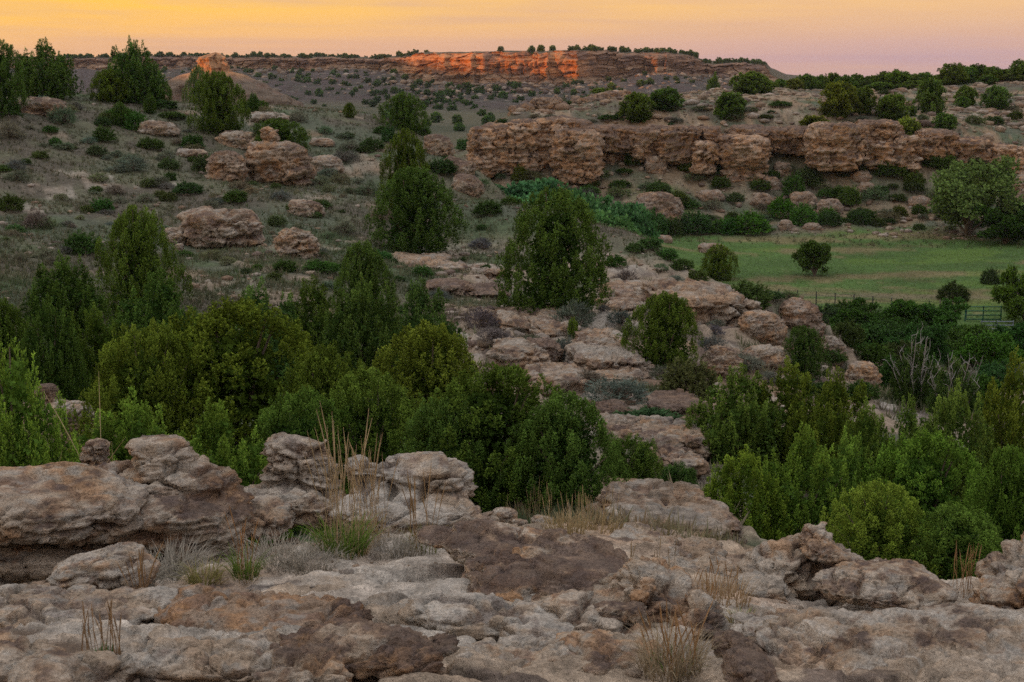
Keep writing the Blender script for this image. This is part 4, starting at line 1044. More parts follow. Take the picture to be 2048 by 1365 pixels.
LIB = {
    'round': [juniper('round', 1, 17500, nlobe=430, nleaf=4, L=.0175, lw=.27, rl0=.033, hl0=.088), juniper('round', 2, 17500, nlobe=400, nleaf=4, L=.0175, lw=.27, rl0=.034, hl0=.092)],
    'cone': [juniper('cone', 3, 14000, nlobe=330, nleaf=4, L=.0195, lw=.24, rl0=.027, hl0=.15), juniper('cone', 4, 14000, nlobe=310, nleaf=4, L=.0195, lw=.24, rl0=.027, hl0=.16)],
    'egg': [juniper('egg', 5, 17500, nlobe=430, nleaf=4, L=.0175, lw=.27, rl0=.031, hl0=.105), juniper('egg', 6, 17500, nlobe=410, nleaf=4, L=.0175, lw=.27, rl0=.032, hl0=.10)],
    'loose': [juniper('loose', 7, 14500, nlobe=360, nleaf=4, L=.0195, lw=.24, rl0=.026, hl0=.12), juniper('loose', 8, 14500, nlobe=330, nleaf=4, L=.0195, lw=.24, rl0=.026, hl0=.13)],
    'broad': [broadleaf(11, 5200), broadleaf(12, 5200, spread=1.1)],
    'cotton': [broadleaf(13, 7600, L=.040, cb=(.095, .165, .058), ct=(.16, .255, .09), airy=1.15, low=.16)],
    'thicket': [broadleaf(14, 5200, L=.065, cb=(.055, .15, .055), ct=(.12, .26, .095), low=-.02, airy=1.6), broadleaf(15, 5200, L=.065, cb=(.055, .15, .055), ct=(.12, .26, .095), low=-.02, airy=1.6)],
    'shrub': [shrub_mesh(21, 900, L=.12), shrub_mesh(22, 900, L=.12), shrub_mesh(25, 700, L=.13)],
    'sage': [shrub_mesh(23, 420, L=.17, lw=.07, cb=(.15, .165, .12), ct=(.23, .245, .18), twigs=60), shrub_mesh(24, 380, L=.18, lw=.06, cb=(.16, .155, .135), ct=(.24, .23, .20), twigs=70)],
    'far': [juniper('round', 31, 420, nleaf=4, L=.14, lw=.3, nlobe=40, rl0=.09, hl0=.2), juniper('egg', 32, 420, nleaf=4, L=.14, lw=.3, nlobe=40, rl0=.09, hl0=.2), juniper('round', 33, 360, nleaf=4, L=.15, lw=.3, nlobe=30, rl0=.1, hl0=.2)],
    'hill': [juniper('round', 34, 2400, L=.062, lw=.24, nlobe=110, rl0=.06, hl0=.16), juniper('egg', 35, 2400, L=.062, lw=.24, nlobe=110, rl0=.06, hl0=.16), juniper('round', 36, 2200, L=.065, lw=.24, nlobe=90, rl0=.06, hl0=.16)],
}
trng = random.Random(77)
_cnt = {}
def plant(name, label, cat, kind, foot, w, h, tint=(1, 1, 1), group=None, parts=('crown', 'trunk'), lean=0., single=False):
    i = _cnt.get(kind, 0); _cnt[kind] = i + 1
    me, tm = LIB[kind][i % len(LIB[kind])]
    tv = trng.uniform(.82, 1.15); hv = trng.uniform(-.09, .09); col = (tint[0] * tv * (1 + hv), tint[1] * tv, tint[2] * tv * (1 - 2 * hv), 1)
    if single:
        o = link(name, me, None, None, foot); o.scale = (w, w, h); o.rotation_euler = (0, 0, trng.uniform(0, 6.28)); o.color = col
        return tag(o, label, cat, group)
    e = bpy.data.objects.new(name, None); COL.objects.link(e); e.location = [float(k) for k in foot]
    e.empty_display_size = .2
    e.rotation_euler = (lean, lean * .4, trng.uniform(0, 6.28)); e.scale = (w, w * trng.uniform(.9, 1.1), h)
    c = link(parts[0], me, None, e); c.color = col
    link(parts[1], tm, None, e)
    return tag(e, label, cat, group)
def plant_px(name, label, cat, kind, l, r_, top, base=None, Y=None, tint=(1, 1, 1), group=None, hmul=1.0, sink=.03, ymin=2.2, **kw):
    """crown spans pixel columns l..r_, its tip at row top; the foot is on the ground at row base, or at forward distance Y"""
    cx = (l + r_) / 2
    if Y is None:
        g = ground_hit(cx, base, ymin)
        Y = g[1] + .12 * (r_ - l) * g[1] / F
    # column at the ground
    x = (cx - W0 / 2) / F * Y * .985
    for _ in range(3):
        zt = CZ + slope_of(top) * Y; zg = gz1(x, Y)
        s_ = (zg + .5 * max(zt - zg, .2) - CZ) / Y; yc = (s_ * cp + sp) / (cp - s_ * sp)
        x = (cx - W0 / 2) / F / (cp + yc * sp) * Y
    w = (r_ - l) * Y / F; h = max((zt - zg) * hmul, .25 * w)
    return plant(name, label, cat, kind, (x, Y, zg - sink * h), w * (1.2 if Y < 36 else 1.0) * (1.1 if kind in ('egg', 'round') else 1.2 if kind == 'loose' else 1.06), h * (1 + sink), tint, group, **kw)
BR = (1.55, 1.5, 1.0); LIME = (2.0, 1.75, 1.2); DK = (.85, .95, .95); YL = (1.6, 1.35, .9); OL = (1.15, 1.05, .95)
J = 'juniper'
for a in [
    ('bright green feathery juniper at the left edge behind the boulder', 'cone', -75, 145, 665, None, 10.5, (1.7, 1.75, 1.1)),
    ('low spreading feathery juniper right behind the left rock formation', 'loose', 145, 400, 785, None, 11.3, (1.5, 1.6, 1.1)),
    ('low feathery juniper clump touching the leaning wrinkled rock', 'loose', 315, 555, 800, None, 11.8, (1.45, 1.55, 1.1)),
    ('largest rounded juniper, bright green, in the left middle', 'round', 280, 640, 608, None, 18.0, (1.35, 1.3, .95)),
    ('rounded juniper lobe at the left of the largest juniper', 'round', 180, 400, 655, None, 17.2, (1.3, 1.25, .95)),
    ('dark green juniper right of the largest rounded juniper', 'round', 560, 760, 700, None, 16.6, (1.15, 1.15, .9)),
    ('juniper lower right of the largest one, above the leaning rock', 'round', 490, 700, 790, None, 14.6, (1.2, 1.25, .9)),
    ('yellow tipped juniper above the dense centre juniper', 'egg', 738, 965, 652, None, 19.5, (1.4, 1.2, .85)),
    ('dark juniper gap filler left of the dense centre juniper', 'egg', 640, 840, 745, None, 15.0, (1.0, 1.05, .9)),
    ('dense dark green juniper in the centre foreground', 'round', 850, 1135, 735, None, 13.8, (1.1, 1.12, .85)),
    ('dense juniper forming the lower right of the centre clump', 'egg', 1030, 1232, 795, None, 13.2, (1.0, 1.05, .85)),
    ('dense juniper forming the lower left of the centre clump', 'egg', 800, 990, 800, None, 13.6, (.95, 1.0, .85)),
    ('small dark spiky juniper right of the centre clump', 'cone', 1195, 1322, 865, None, 16.5, DK),
    ('narrow dark spiky juniper beside the pale block', 'cone', 1318, 1398, 922, None, 15.0, DK),
    ('dark juniper with a round top behind the left loose junipers', 'egg', 662, 792, 487, None, 42.0, (.85, .9, .85)),
    ('grey green loose juniper left of centre, first of four', 'loose', 440, 600, 560, None, 31.0, (.95, 1.0, .95)),
    ('grey green loose juniper left of centre, second of four', 'loose', 545, 700, 552, None, 33.0, (.9, .98, .95)),
    ('grey green loose juniper left of centre, third of four', 'loose', 645, 815, 553, None, 31.0, (.95, 1.0, .95)),
    ('grey green loose juniper left of centre, fourth of four', 'loose', 770, 905, 556, None, 33.0, (.95, 1.0, .95)),
    ('dense egg shaped juniper left of the broad boulder', 'egg', 190, 360, 418, None, 44.0, (.95, 1.0, .85)),
    ('dark open juniper at the left, below the open slope', 'loose', 42, 215, 505, None, 40.0, (.75, .88, .85)),
    ('tall feathery juniper in front of the egg shaped juniper', 'loose', 225, 415, 538, None, 30.0, (.95, 1.05, .85)),
    ('dark narrow juniper above the left edge juniper', 'cone', 35, 165, 590, None, 23.0, (.75, .85, .75)),
    ('shaded juniper at the far left edge, mid height', 'egg', -60, 60, 600, None, 26.0, (.85, .95, .8)),
    ('shaded juniper between the left junipers', 'loose', 120, 260, 610, None, 25.0, (.85, .95, .8)),
    ('tall juniper with two tiers, upper one, left of centre', 'egg', 762, 862, 262, None, 80.0, (.9, .95, .8)),
    ('broad dark juniper standing in front of the two tier juniper', 'egg', 733, 928, 338, 508, None, (.8, .88, .78)),
    ('big dark dome shaped juniper in the centre of the picture', 'egg', 998, 1226, 384, 632, None, (.88, .92, .75)),
    ('round green juniper on the rocks right of the dome juniper', 'egg', 1246, 1410, 588, 735, None, (1.1, 1.1, .85)),
    ('small dark juniper on the bank right of the round juniper', 'round', 1560, 1654, 655, 762, None, (.9, .95, .85)),
    ('small juniper on the shelf edge against the meadow', 'egg', 1403, 1472, 490, 562, None, (1.15, 1.1, .85)),
    ('tiny bright juniper seedling on the rocks in the centre', 'cone', 1132, 1160, 632, 680, None, (1.7, 1.6, 1.0)),
    ('olive plumed juniper at right, left of its twin', 'loose', 1385, 1560, 728, None, 19.5, (1.2, 1.12, .85)),
    ('olive plumed juniper at right, tallest of the row', 'loose', 1490, 1660, 718, None, 20.0, (1.2, 1.12, .85)),
    ('olive plumed juniper at right end of the row', 'loose', 1590, 1740, 735, None, 19.0, (1.15, 1.1, .85)),
    ('green spired juniper above the right rock caps, left', 'loose', 1415, 1560, 895, None, 12.2, (1.35, 1.4, 1.0)),
    ('green spired juniper above the right rock caps, middle', 'loose', 1520, 1690, 848, None, 12.6, (1.4, 1.45, 1.0)),
    ('green spired juniper above the right rock caps, right', 'loose', 1620, 1760, 860, None, 13.2, (1.35, 1.4, 1.0)),
    ('deep green broad juniper at right with a rusty twig', 'round', 1725, 1960, 868, None, 13.0, (1.35, 1.5, .95)),
    ('dark juniper at the right edge above the bright bush', 'egg', 1930, 2110, 900, None, 12.0, (1.15, 1.3, .9)),
    ('bright yellow green bushy juniper behind the big lens rock', 'round', 1672, 1850, 975, None, 9.4, (1.6, 1.5, 1.05)),
    ('bright yellow green bush right of the bushy juniper', 'round', 1815, 2005, 1015, None, 9.2, (1.5, 1.5, 1.05)),
    ('tall olive juniper at the right edge', 'loose', 1940, 2110, 700, None, 21.0, (1.35, 1.2, .85)),
    ('olive spired juniper left of the tall right edge juniper', 'loose', 1830, 1985, 765, None, 20.0, (1.3, 1.15, .85)),
    ('olive spired juniper behind the deep green juniper', 'loose', 1740, 1880, 790, None, 19.0, (1.2, 1.12, .85)),
    ('juniper in shade between the two right rows', 'loose', 1660, 1800, 800, None, 17.0, (1.0, 1.05, .85)),
    ('dark juniper at the far left of the ridge, cut by the frame', 'egg', -55, 48, 82, 232, None, (.85, .92, .8)),
    ('open topped juniper on the left ridge against the sky', 'loose', 28, 152, 76, 196, None, (1.0, 1.0, .85)),
    ('tallest ridge juniper against the sky at left', 'loose', 212, 320, 74, 206, None, (.95, 1.0, .85)),
    ('shorter juniper leaning on the tallest ridge juniper', 'egg', 176, 268, 140, 206, None, (1.05, 1.05, .85)),
    ('small juniper at the right foot of the tallest ridge juniper', 'round', 288, 342, 162, 208, None, (1.0, 1.05, .85)),
    ('juniper just below the glowing butte', 'egg', 366, 432, 135, 196, None, (1.0, 1.0, .85)),
    ('round green juniper right below the butte', 'egg', 376, 497, 145, 268, None, (1.05, 1.05, .85)),
    ('small upright juniper right of the round ridge juniper', 'cone', 492, 522, 183, 228, None, DK),
    ('rounded dark shrub juniper behind the hollowed boulder', 'round', 496, 616, 238, 312, None, (.85, .95, .85)),
    ('round juniper on the knoll above the two tier juniper', 'egg', 764, 852, 186, 262, None, (.95, 1.0, .85)),
    ('tiny juniper on the knoll left of the round knoll juniper', 'egg', 686, 712, 206, 236, None, (1.1, 1.05, .85)),
    ('young spiky juniper on the left slope below the ridge', 'cone', 282, 316, 186, 228, None, (.95, 1.05, .9)),
    ('small dark juniper on the left slope, above the ledges', 'egg', 222, 258, 205, 254, None, (.9, 1.0, .9)),
]:
    lab, kd, l, r_, t, b, Y, tint = a
    plant_px('juniper_tree', lab, J, kd, l, r_, t, b, Y, tint, group=None)
LAND = [(437, 205, 'the round juniper below the butte'), (440, 460, 'the broad flat bottomed boulder'), (593, 485, 'the rounded tan boulder'), (555, 330, 'the hollowed boulder'), (455, 335, 'the brown fractured boulder'),
        (275, 470, 'the egg shaped juniper'), (830, 420, 'the broad centre left juniper'), (1115, 510, 'the big dome juniper'), (1330, 660, 'the round juniper on the rocks'), (1520, 650, 'the layered outcrop'), (265, 140, 'the tallest ridge juniper'),
        (610, 417, 'the squat crumbling boulder'), (805, 225, 'the round knoll juniper'), (1670, 295, 'the big cliff block'), (1155, 320, 'the bulging cliff column'), (1590, 320, 'the cliff cave'), (1940, 400, 'the pale leafy tree'),
        (1606, 400, 'the flat topped boulder'), (1315, 415, 'the big angular boulder'), (1635, 510, 'the lone meadow tree'), (90, 140, 'the open topped ridge juniper'), (20, 160, 'the ridge juniper cut by the frame'), (1605, 710, 'the small bank juniper'),
        (1210, 720, 'the tilted shelf slab'), (1030, 710, 'the rounded shelf slab'), (1420, 390, 'the long tan talus boulder'), (555, 275, 'the shrub juniper behind the hollowed boulder'), (1435, 525, 'the shelf edge juniper'), (305, 255, 'the grey lichen ledge'), (1675, 200, 'the largest olive juniper'), (1460, 213, 'the round bench juniper'), (1090, 225, 'the tall cliff top stack')]
_used = set()
def which(base, p, y):
    """a label of its own: where the thing stands next to a landmark"""
    for far in ('', 'well '):
        for (lx, ly, nm) in sorted(LAND, key=lambda k: (k[0] - p) ** 2 + (1.6 * (k[1] - y)) ** 2)[:6]:
            dx, dy = p - lx, y - ly
            v_ = 'above' if dy < -14 else 'below' if dy > 14 else ''
            h_ = 'left' if dx < -20 else 'right' if dx > 20 else ''
            if abs(dx) > 3 * abs(dy): v_ = ''
            if abs(dy) > 3 * abs(dx): h_ = ''
            rel = (v_ + ' ' + h_).strip() + (' of' if h_ else '')
            lab = f'{base}, {far}{rel if h_ or v_ else "touching"} {nm}'
            if lab not in _used:
                _used.add(lab); return lab
    return base
ORD = 'first second third fourth fifth sixth seventh eighth ninth tenth eleventh twelfth thirteenth fourteenth fifteenth sixteenth seventeenth eighteenth nineteenth'.split()
# ---- junipers of the right hand hill
for (lab, l, r_, t, b, tint) in [
    ('spiky little juniper on the bench above the cliff, leftmost', 1178, 1226, 177, 200, (1.2, 1.1, .9)),
    ('darker left juniper of the pair above the cliff', 1240, 1306, 188, 248, (.95, 1, .85)),
    ('right juniper of the pair above the cliff', 1296, 1362, 178, 224, (.9, 1, .85)),
    ('round dark juniper standing on the stony bench slope', 1430, 1490, 186, 240, (.9, 1, .85)),
    ('broad skyline juniper at the end of the far mesa', 1462, 1542, 146, 192, (.95, 1, .85)),
    ('tiny round juniper left of the broad skyline juniper', 1410, 1442, 154, 176, (.95, 1, .85)),
    ('largest olive juniper of the right hill', 1640, 1714, 166, 236, (1.35, 1.15, .9)),
    ('green juniper touching the largest olive juniper', 1706, 1752, 176, 230, (1.1, 1.08, .9)),
    ('dark wide juniper right of the largest olive juniper', 1752, 1814, 190, 242, (.95, 1, .85)),
    ('low olive juniper at the cliff brink beside the big block', 1598, 1656, 232, 266, (1.3, 1.1, .9)),
    ('yellowish juniper hanging over the cliff brink', 1786, 1842, 236, 292, (1.6, 1.35, .9)),
    ('compact round juniper alone right of the cliff brink', 1868, 1916, 228, 264, (.95, 1.05, .85)),
    ('two tier juniper on the right hill', 1835, 1892, 160, 228, (1.1, 1.08, .9)),
    ('round juniper at the right end of the hill', 1964, 2020, 174, 220, (.9, 1, .85)),
    ('small round juniper left of the hill end pair', 1912, 1956, 174, 212, (1.0, 1.05, .85)),
    ('small juniper tucked below the small round hill juniper', 1912, 1940, 194, 216, (.95, 1.05, .85)),
    ('tiny juniper below the dark wide hill juniper', 1818, 1834, 212, 234, (.95, 1.0, .85))]:
    plant_px('juniper_tree', lab, J, 'hill', l, r_, t, b, None, tint, ymin=178.)
hr = random.Random(8)
SKY = [(1560, 160), (1590, 158), (1612, 150), (1640, 152), (1665, 147), (1690, 152), (1716, 150), (1745, 152), (1772, 145), (1795, 142), (1820, 148), (1850, 146), (1878, 150), (1905, 128), (1930, 134), (1958, 130), (1985, 134), (2010, 142), (2042, 122),
       (1890, 148), (1945, 150), (1975, 152), (2030, 158), (1830, 162), (1760, 165), (1800, 168), (1990, 160), (2050, 150), (1625, 162)]
SKY = sorted(SKY[:19]) + sorted(SKY[19:])
for i, (p, t) in enumerate(SKY):
    slab = f'skyline juniper of the right hill, {ORD[i]} from the left' if i < 19 else f'juniper just below the right hill skyline, {ORD[i - 19]} from the left'
    w = hr.uniform(36, 58); Y = 262 + hr.uniform(-8, 14) + max(0, (p - 1850)) * .05
    plant_px('juniper_tree', slab, J, 'hill', p - w / 2, p + w / 2, t, None, Y, (hr.uniform(.9, 1.25), hr.uniform(.95, 1.1), .85), 'junipers on the right hill skyline', hmul=1.0)

# ---- broad leaved trees and valley growth
BT = 'tree'
plant_px('leafy_tree', 'pale green leafy tree at the right edge of the meadow', BT, 'cotton', 1855, 2025, 322, None, 152., (1.05, 1.05, 1.0), lean=.06)
plant_px('leafy_tree', 'small lone tree with a bare left side in the meadow', BT, 'broad', 1598, 1664, 474, 554, None, (1.0, 1.05, .95))
for (lab, l, r_, t, b, tint, kd) in [
    ('round dark bush in the meadow, nearer one', 1882, 1938, 562, 602, (.55, .62, .5), 'shrub'), ('round dark bush in the meadow, farther one', 1964, 2002, 536, 568, (.6, .68, .55), 'shrub')]:
    plant_px('meadow_bush', lab, 'bush', kd, l, r_, t, b, None, tint, parts=('foliage', 'stem'), ymin=95.)
for (lab, l, r_, t, Y, tint, kd) in [
    ('dark leafy tree beyond the shelf, just right of the fence corner', 1672, 1765, 606, 96., (0.87, 1.09, 0.87), 'broad'), ('tall dark leafy tree hiding the middle of the fence', 1770, 1850, 592, 98., (0.87, 1.16, 0.87), 'broad'),
    ('dark leafy tree right of the tall fence tree', 1838, 1925, 600, 97., (0.87, 1.16, 0.87), 'broad'), ('grey green bushy tree below the fence', 1695, 1800, 640, 78., (1.01, 1.16, 1.09), 'broad'),
    ('shaded bushy tree in the valley below the fence', 1790, 1890, 645, 76., (0.87, 1.09, 0.94), 'broad'), ('dark olive tree below the green pipe gate', 1890, 1985, 640, 80., (1.09, 1.16, 0.87), 'broad'),
    ('bright round bush below the pipe gates', 1935, 2035, 660, 70., (1.23, 1.52, 0.87), 'broad'), ('deep green tree cut by the right edge below the gates', 1985, 2080, 640, 84., (0.80, 1.09, 0.87), 'broad'),
    ('tall olive tree at the right edge beside the fence pole', 2000, 2110, 525, 102., (1.16, 1.23, 0.80), 'broad'), ('dark low tree filling the valley below the bank', 1640, 1740, 640, 66., (0.87, 1.04, 0.94), 'broad'),
    ('shaded tree in the hollow right of the red bank boulder', 1760, 1860, 700, 50., (0.80, 0.99, 0.87), 'broad'), ('shaded tree under the dead topped juniper', 1880, 2000, 740, 42., (0.80, 1.01, 0.80), 'broad'),
    ('dark mass of bush beside the pale leafy tree', 1965, 2060, 415, 146., (0.72, 0.87, 0.65), 'broad'), ('dark bush at the right edge behind the meadow', 2010, 2090, 395, 150., (0.72, 0.87, 0.65), 'broad')]:
    plant_px('valley_tree', lab, BT, kd, l, r_, t, None, Y, tint)
TK = [(960, 1050, 364, 116.), (1015, 1100, 362, 119.), (1065, 1150, 358, 122.), (1100, 1190, 372, 116.), (1150, 1235, 392, 113.), (1200, 1270, 396, 116.), (1235, 1300, 420, 112.), (985, 1075, 385, 112.), (1170, 1260, 430, 108.), (1120, 1200, 400, 110.), (1050, 1120, 400, 108.)]
for i, (l, r_, t, Y) in enumerate(sorted(TK)):
    plant_px('thicket_tree', f'bright green leafy tree of the thicket below the cliff, {ORD[i]} from the left', BT, 'thicket', l - 25, r_ + 25, t - 4, None, Y, (1, 1, 1), 'bright thicket behind the dome juniper')
# dead topped juniper
def dead_branches(seed, n=26):
    rng = np.random.default_rng(seed); parts = []
    for i in range(n):
        a = rng.random() * 6.28; e = rng.uniform(.5, 1.4)
        tip = np.array([math.cos(a) * math.cos(e) * .62, math.sin(a) * math.cos(e) * .62, .25 + math.sin(e) * .85]) * rng.uniform(.8, 1.08)
        k = np.linspace(0, 1, 6)[:, None]; path = tip * k; path[1:] += np.cumsum(rng.normal(0, .02, (5, 3)), 0)
        parts.append(tube(path, np.linspace(.012, .003, 6), 4))
        for j in range(4):
            st = path[3 + j % 3]; e2 = st + np.array([rng.normal(0, .07), rng.normal(0, .07), rng.uniform(.04, .16)])
            parts.append(tube(np.stack([st, (st + e2) / 2 + rng.normal(0, .01, 3), e2]), [.005, .004, .0015], 3))
    v, f = join(parts); m = add_mesh('dead_branches', v, f); m.materials.append(M_DEAD); return m
for (lab, l, r_, t, Y, sd) in [('juniper with bare grey dead branches, left one', 1785, 1880, 662, 38., 3), ('juniper with bare grey dead branches, right one', 1855, 1960, 690, 36., 4)]:
    e = plant_px('juniper_tree', lab, J, 'loose', l, r_, t + 25, None, Y, (.75, .78, .85))
    d = link('dead_branch', dead_branches(sd), None, e)

# ---- shrubs
def shrubs(lst, kind, name, lab, group, tint, cat='shrub', ymin=2.2, own=True):
    for (p, b, w, h) in lst:
        lb = which(lab, p, b - h / 2) if own and len(lst) > 1 else lab
        k = kind if isinstance(kind, str) else trng.choice(kind)
        plant_px(name, lb, cat, k, p - w / 2, p + w / 2, b - h, b, None, tuple(c * trng.uniform(.85, 1.15) for c in tint), group, parts=('foliage', 'stem'), ymin=ymin)
shrubs([(205, 425, 45, 32), (375, 390, 50, 28), (470, 405, 50, 26), (205, 285, 42, 36), (300, 300, 46, 26), (270, 262, 44, 40), (345, 240, 50, 18), (98, 268, 34, 18), (112, 292, 28, 18), (205, 255, 36, 22), (240, 240, 60, 26), (385, 300, 44, 32), (160, 510, 70, 50),
        (18, 425, 50, 38), (320, 220, 70, 16), (570, 545, 50, 28), (640, 545, 60, 26), (340, 362, 26, 18), (410, 345, 50, 40), (590, 420, 40, 18), (500, 228, 40, 26)], 'shrub', 'green_shrub',
       'small green slope shrub', 'green shrubs on the left slope', (.62, .85, .55))
shrubs([(125, 250, 55, 40), (20, 280, 50, 40), (265, 345, 52, 34), (70, 455, 50, 36), (330, 325, 36, 26), (690, 325, 50, 26), (735, 392, 46, 30), (690, 470, 44, 34), (640, 372, 36, 22), (95, 520, 50, 26), (320, 375, 40, 26), (480, 380, 44, 20), (700, 300, 40, 20), (760, 440, 40, 26), (80, 210, 40, 20), (560, 400, 40, 20), (420, 520, 40, 22), (30, 340, 40, 24)], 'sage', 'grey_shrub',
       'grey sagebrush clump', 'sagebrush on the left slope', (.75, .8, .75))
shrubs([(1145, 660, 80, 62), (965, 656, 62, 44), (1240, 655, 50, 38), (1130, 722, 40, 52), (1060, 700, 55, 26), (990, 690, 70, 34), (1235, 812, 90, 62), (1250, 570, 46, 34), (1210, 740, 50, 42), (1420, 705, 60, 36), (1490, 740, 70, 34), (1180, 770, 50, 30), (1330, 760, 46, 30), (880, 600, 44, 22), (960, 500, 44, 26), (1540, 770, 50, 30)], 'sage', 'grey_shrub',
       'twiggy grey shelf shrub', 'grey shrubs on the rocky shelf', (.62, .68, .68))
shrubs([(1375, 800, 90, 92)], 'shrub', 'grey_shrub', 'tall feathery grey green shrub right of the shelf centre', None, (.75, .85, .75))
shrubs([(1490, 620, 95, 62)], 'shrub', 'green_shrub', 'broad soft green shrub at the shelf rim above the outcrop', None, (.62, .85, .6))
shrubs([(1290, 862, 110, 46)], 'shrub', 'green_shrub', 'low blue green shrub on the slabs right of centre', None, (.55, .9, .6))
shrubs([(845, 555, 40, 26), (760, 520, 46, 20), (930, 300, 36, 24), (885, 350, 60, 36), (745, 300, 44, 26), (780, 290, 30, 40), (840, 270, 44, 24), (1340, 620, 34, 18), (975, 430, 60, 30), (1020, 410, 40, 18), (1230, 535, 40, 26)], 'shrub', 'green_shrub',
       'small leafy green shrub', 'green shrubs near the centre', (.6, .88, .6))
shrubs([(1298, 500, 50, 26), (1335, 520, 46, 26), (1362, 540, 44, 24), (1320, 545, 36, 18), (1395, 562, 40, 24), (1270, 505, 40, 22), (1352, 565, 34, 16), (1545, 605, 44, 24), (1580, 600, 40, 20)], ['shrub', 'sage'], 'green_shrub', 'soft green rim shrub', 'shrubs on the shelf rim', (.62, .85, .6))
# talus and meadow edge below the cliff
shrubs([(1392, 470, 60, 50), (1350, 470, 50, 40), (1310, 472, 50, 56), (1440, 466, 50, 30), (1660, 452, 40, 34), (1720, 450, 46, 34), (1800, 436, 28, 26), (1700, 412, 44, 44), (1590, 396, 44, 54), (1265, 332, 34, 38), (1440, 380, 40, 30), (1500, 352, 40, 22), (1620, 372, 50, 40), (1770, 360, 48, 46), (1830, 372, 40, 30), (1870, 340, 40, 36), (1380, 420, 34, 22), (1320, 390, 44, 30), (1180, 390, 40, 20), (1240, 380, 44, 22), (1470, 405, 36, 22), (1655, 400, 36, 24), (1760, 395, 36, 26), (1900, 345, 44, 40), (1840, 430, 30, 22), (1950, 350, 40, 40), (2000, 370, 44, 40)], 'shrub', 'green_shrub',
       'dull green talus shrub', 'shrubs on the talus', (.62, .80, .50), ymin=150.)
shrubs([(1505, 468, 80, 46), (1460, 470, 40, 40), (1565, 440, 50, 50), (1610, 452, 52, 46), (1655, 446, 36, 34)], 'shrub', 'green_shrub', 'bright green bush', 'bright bushes at the meadow edge', (.62, 1.0, .45), ymin=140.)
shrubs([(1040, 368, 26, 40)], 'shrub', 'green_shrub', 'narrow olive shrub against the banded cliff face', None, (.8, .75, .4), ymin=140.)
shrubs([(1130, 214, 30, 14), (1070, 245, 24, 18), (1005, 252, 24, 16), (1470, 245, 40, 22), (1560, 215, 40, 14), (1700, 250, 30, 12), (1950, 250, 40, 22), (1860, 270, 36, 16), (1990, 250, 40, 20), (1100, 240, 30, 12), (1215, 242, 40, 14), (2030, 240, 30, 18), (1400, 225, 34, 14), (1530, 240, 30, 12)], ['shrub', 'sage'], 'green_shrub',
       'low bench shrub', 'shrubs on the bench', (.6, .7, .5), ymin=178.)
# random smaller clumps
_bank = [(1650, 650, 70, 44), (1690, 690, 80, 50), (1720, 650, 80, 50), (1760, 690, 90, 60), (1745, 735, 80, 50), (1660, 730, 60, 36), (1800, 740, 90, 60), (1830, 700, 90, 60), (1880, 720, 90, 60), (1940, 740, 100, 60), (1990, 710, 90, 60), (1780, 780, 80, 50), (1720, 800, 70, 40), (1850, 790, 90, 60), (1920, 800, 90, 60), (2000, 780, 90, 60), (1690, 640, 60, 40), (1600, 790, 60, 36), (1650, 800, 60, 36)]
shrubs(_bank, 'shrub', 'green_shrub', 'dark green bank shrub', 'shrubs on the valley bank', (.55, .72, .5), ymin=20.)
def scatter_shrubs(n, l, r_, t, b, wr, kinds, name, lab, group, tint, ymin=2.2):
    lst = []
    for i in range(n):
        p, y = trng.uniform(l, r_), trng.uniform(t, b); w = trng.uniform(*wr)
        lst.append((p, y, w, w * trng.uniform(.45, .7)))
    shrubs(lst, kinds, name, lab, group, tint, ymin=ymin, own=False)
scatter_shrubs(130, 0, 720, 215, 590, (14, 40), ['sage', 'sage', 'shrub'], 'grey_shrub', 'little tuft of sage in the dry grass of the left slope', 'little sage tufts on the left slope', (.8, .88, .72))
scatter_shrubs(36, 640, 1000, 245, 600, (14, 34), ['sage', 'shrub'], 'grey_shrub', 'little shrub tuft on the slope around the centre junipers', 'little shrub tufts near the centre', (.55, .68, .5))
scatter_shrubs(90, 1000, 1990, 345, 462, (20, 48), ['shrub', 'sage'], 'green_shrub', 'little shrub tuft between the talus stones', 'little talus shrubs', (.62, .75, .5), ymin=150.)
scatter_shrubs(34, 1000, 1460, 560, 880, (18, 40), ['sage'], 'grey_shrub', 'little twiggy tuft in a crack of the shelf rocks', 'little tufts on the shelf', (.6, .64, .6))
scatter_shrubs(26, 1060, 2048, 185, 255, (12, 26), ['shrub', 'sage'], 'green_shrub', 'tiny shrub on the hillside above the cliff', 'tiny shrubs on the right hill', (.55, .65, .5), ymin=178.)

# ---- far junipers: rim, talus and valley floor of the mesa
fr = random.Random(3)
def far_tree(pt, s, lab, grp):
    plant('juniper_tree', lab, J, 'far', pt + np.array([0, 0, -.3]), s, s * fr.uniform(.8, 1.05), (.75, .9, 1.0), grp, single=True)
for i in range(95):
    p = fr.choice([fr.uniform(130, 840), fr.uniform(1150, 1410), fr.uniform(840, 1160), fr.uniform(1400, 1535)] if i % 3 else [fr.uniform(130, 840)])
    if 840 < p < 1150 and fr.random() < .5: continue
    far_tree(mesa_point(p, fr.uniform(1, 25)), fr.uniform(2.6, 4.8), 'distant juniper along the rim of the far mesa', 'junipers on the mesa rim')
for i in range(80):
    f = -fr.uniform(.03, .85); p = fr.uniform(300, 950) if fr.random() < .78 else fr.uniform(950, 1500)
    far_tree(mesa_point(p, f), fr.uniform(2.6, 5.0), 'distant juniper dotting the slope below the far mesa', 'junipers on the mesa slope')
for i in range(36):
    p = fr.uniform(560, 1050); Y = fr.uniform(430, 610); x = (p - W0 / 2) / F * Y * .985
    far_tree(np.array([x, Y, gz1(x, Y)]), fr.uniform(2.6, 4.6), 'distant juniper on the pale valley floor', 'junipers on the valley floor')

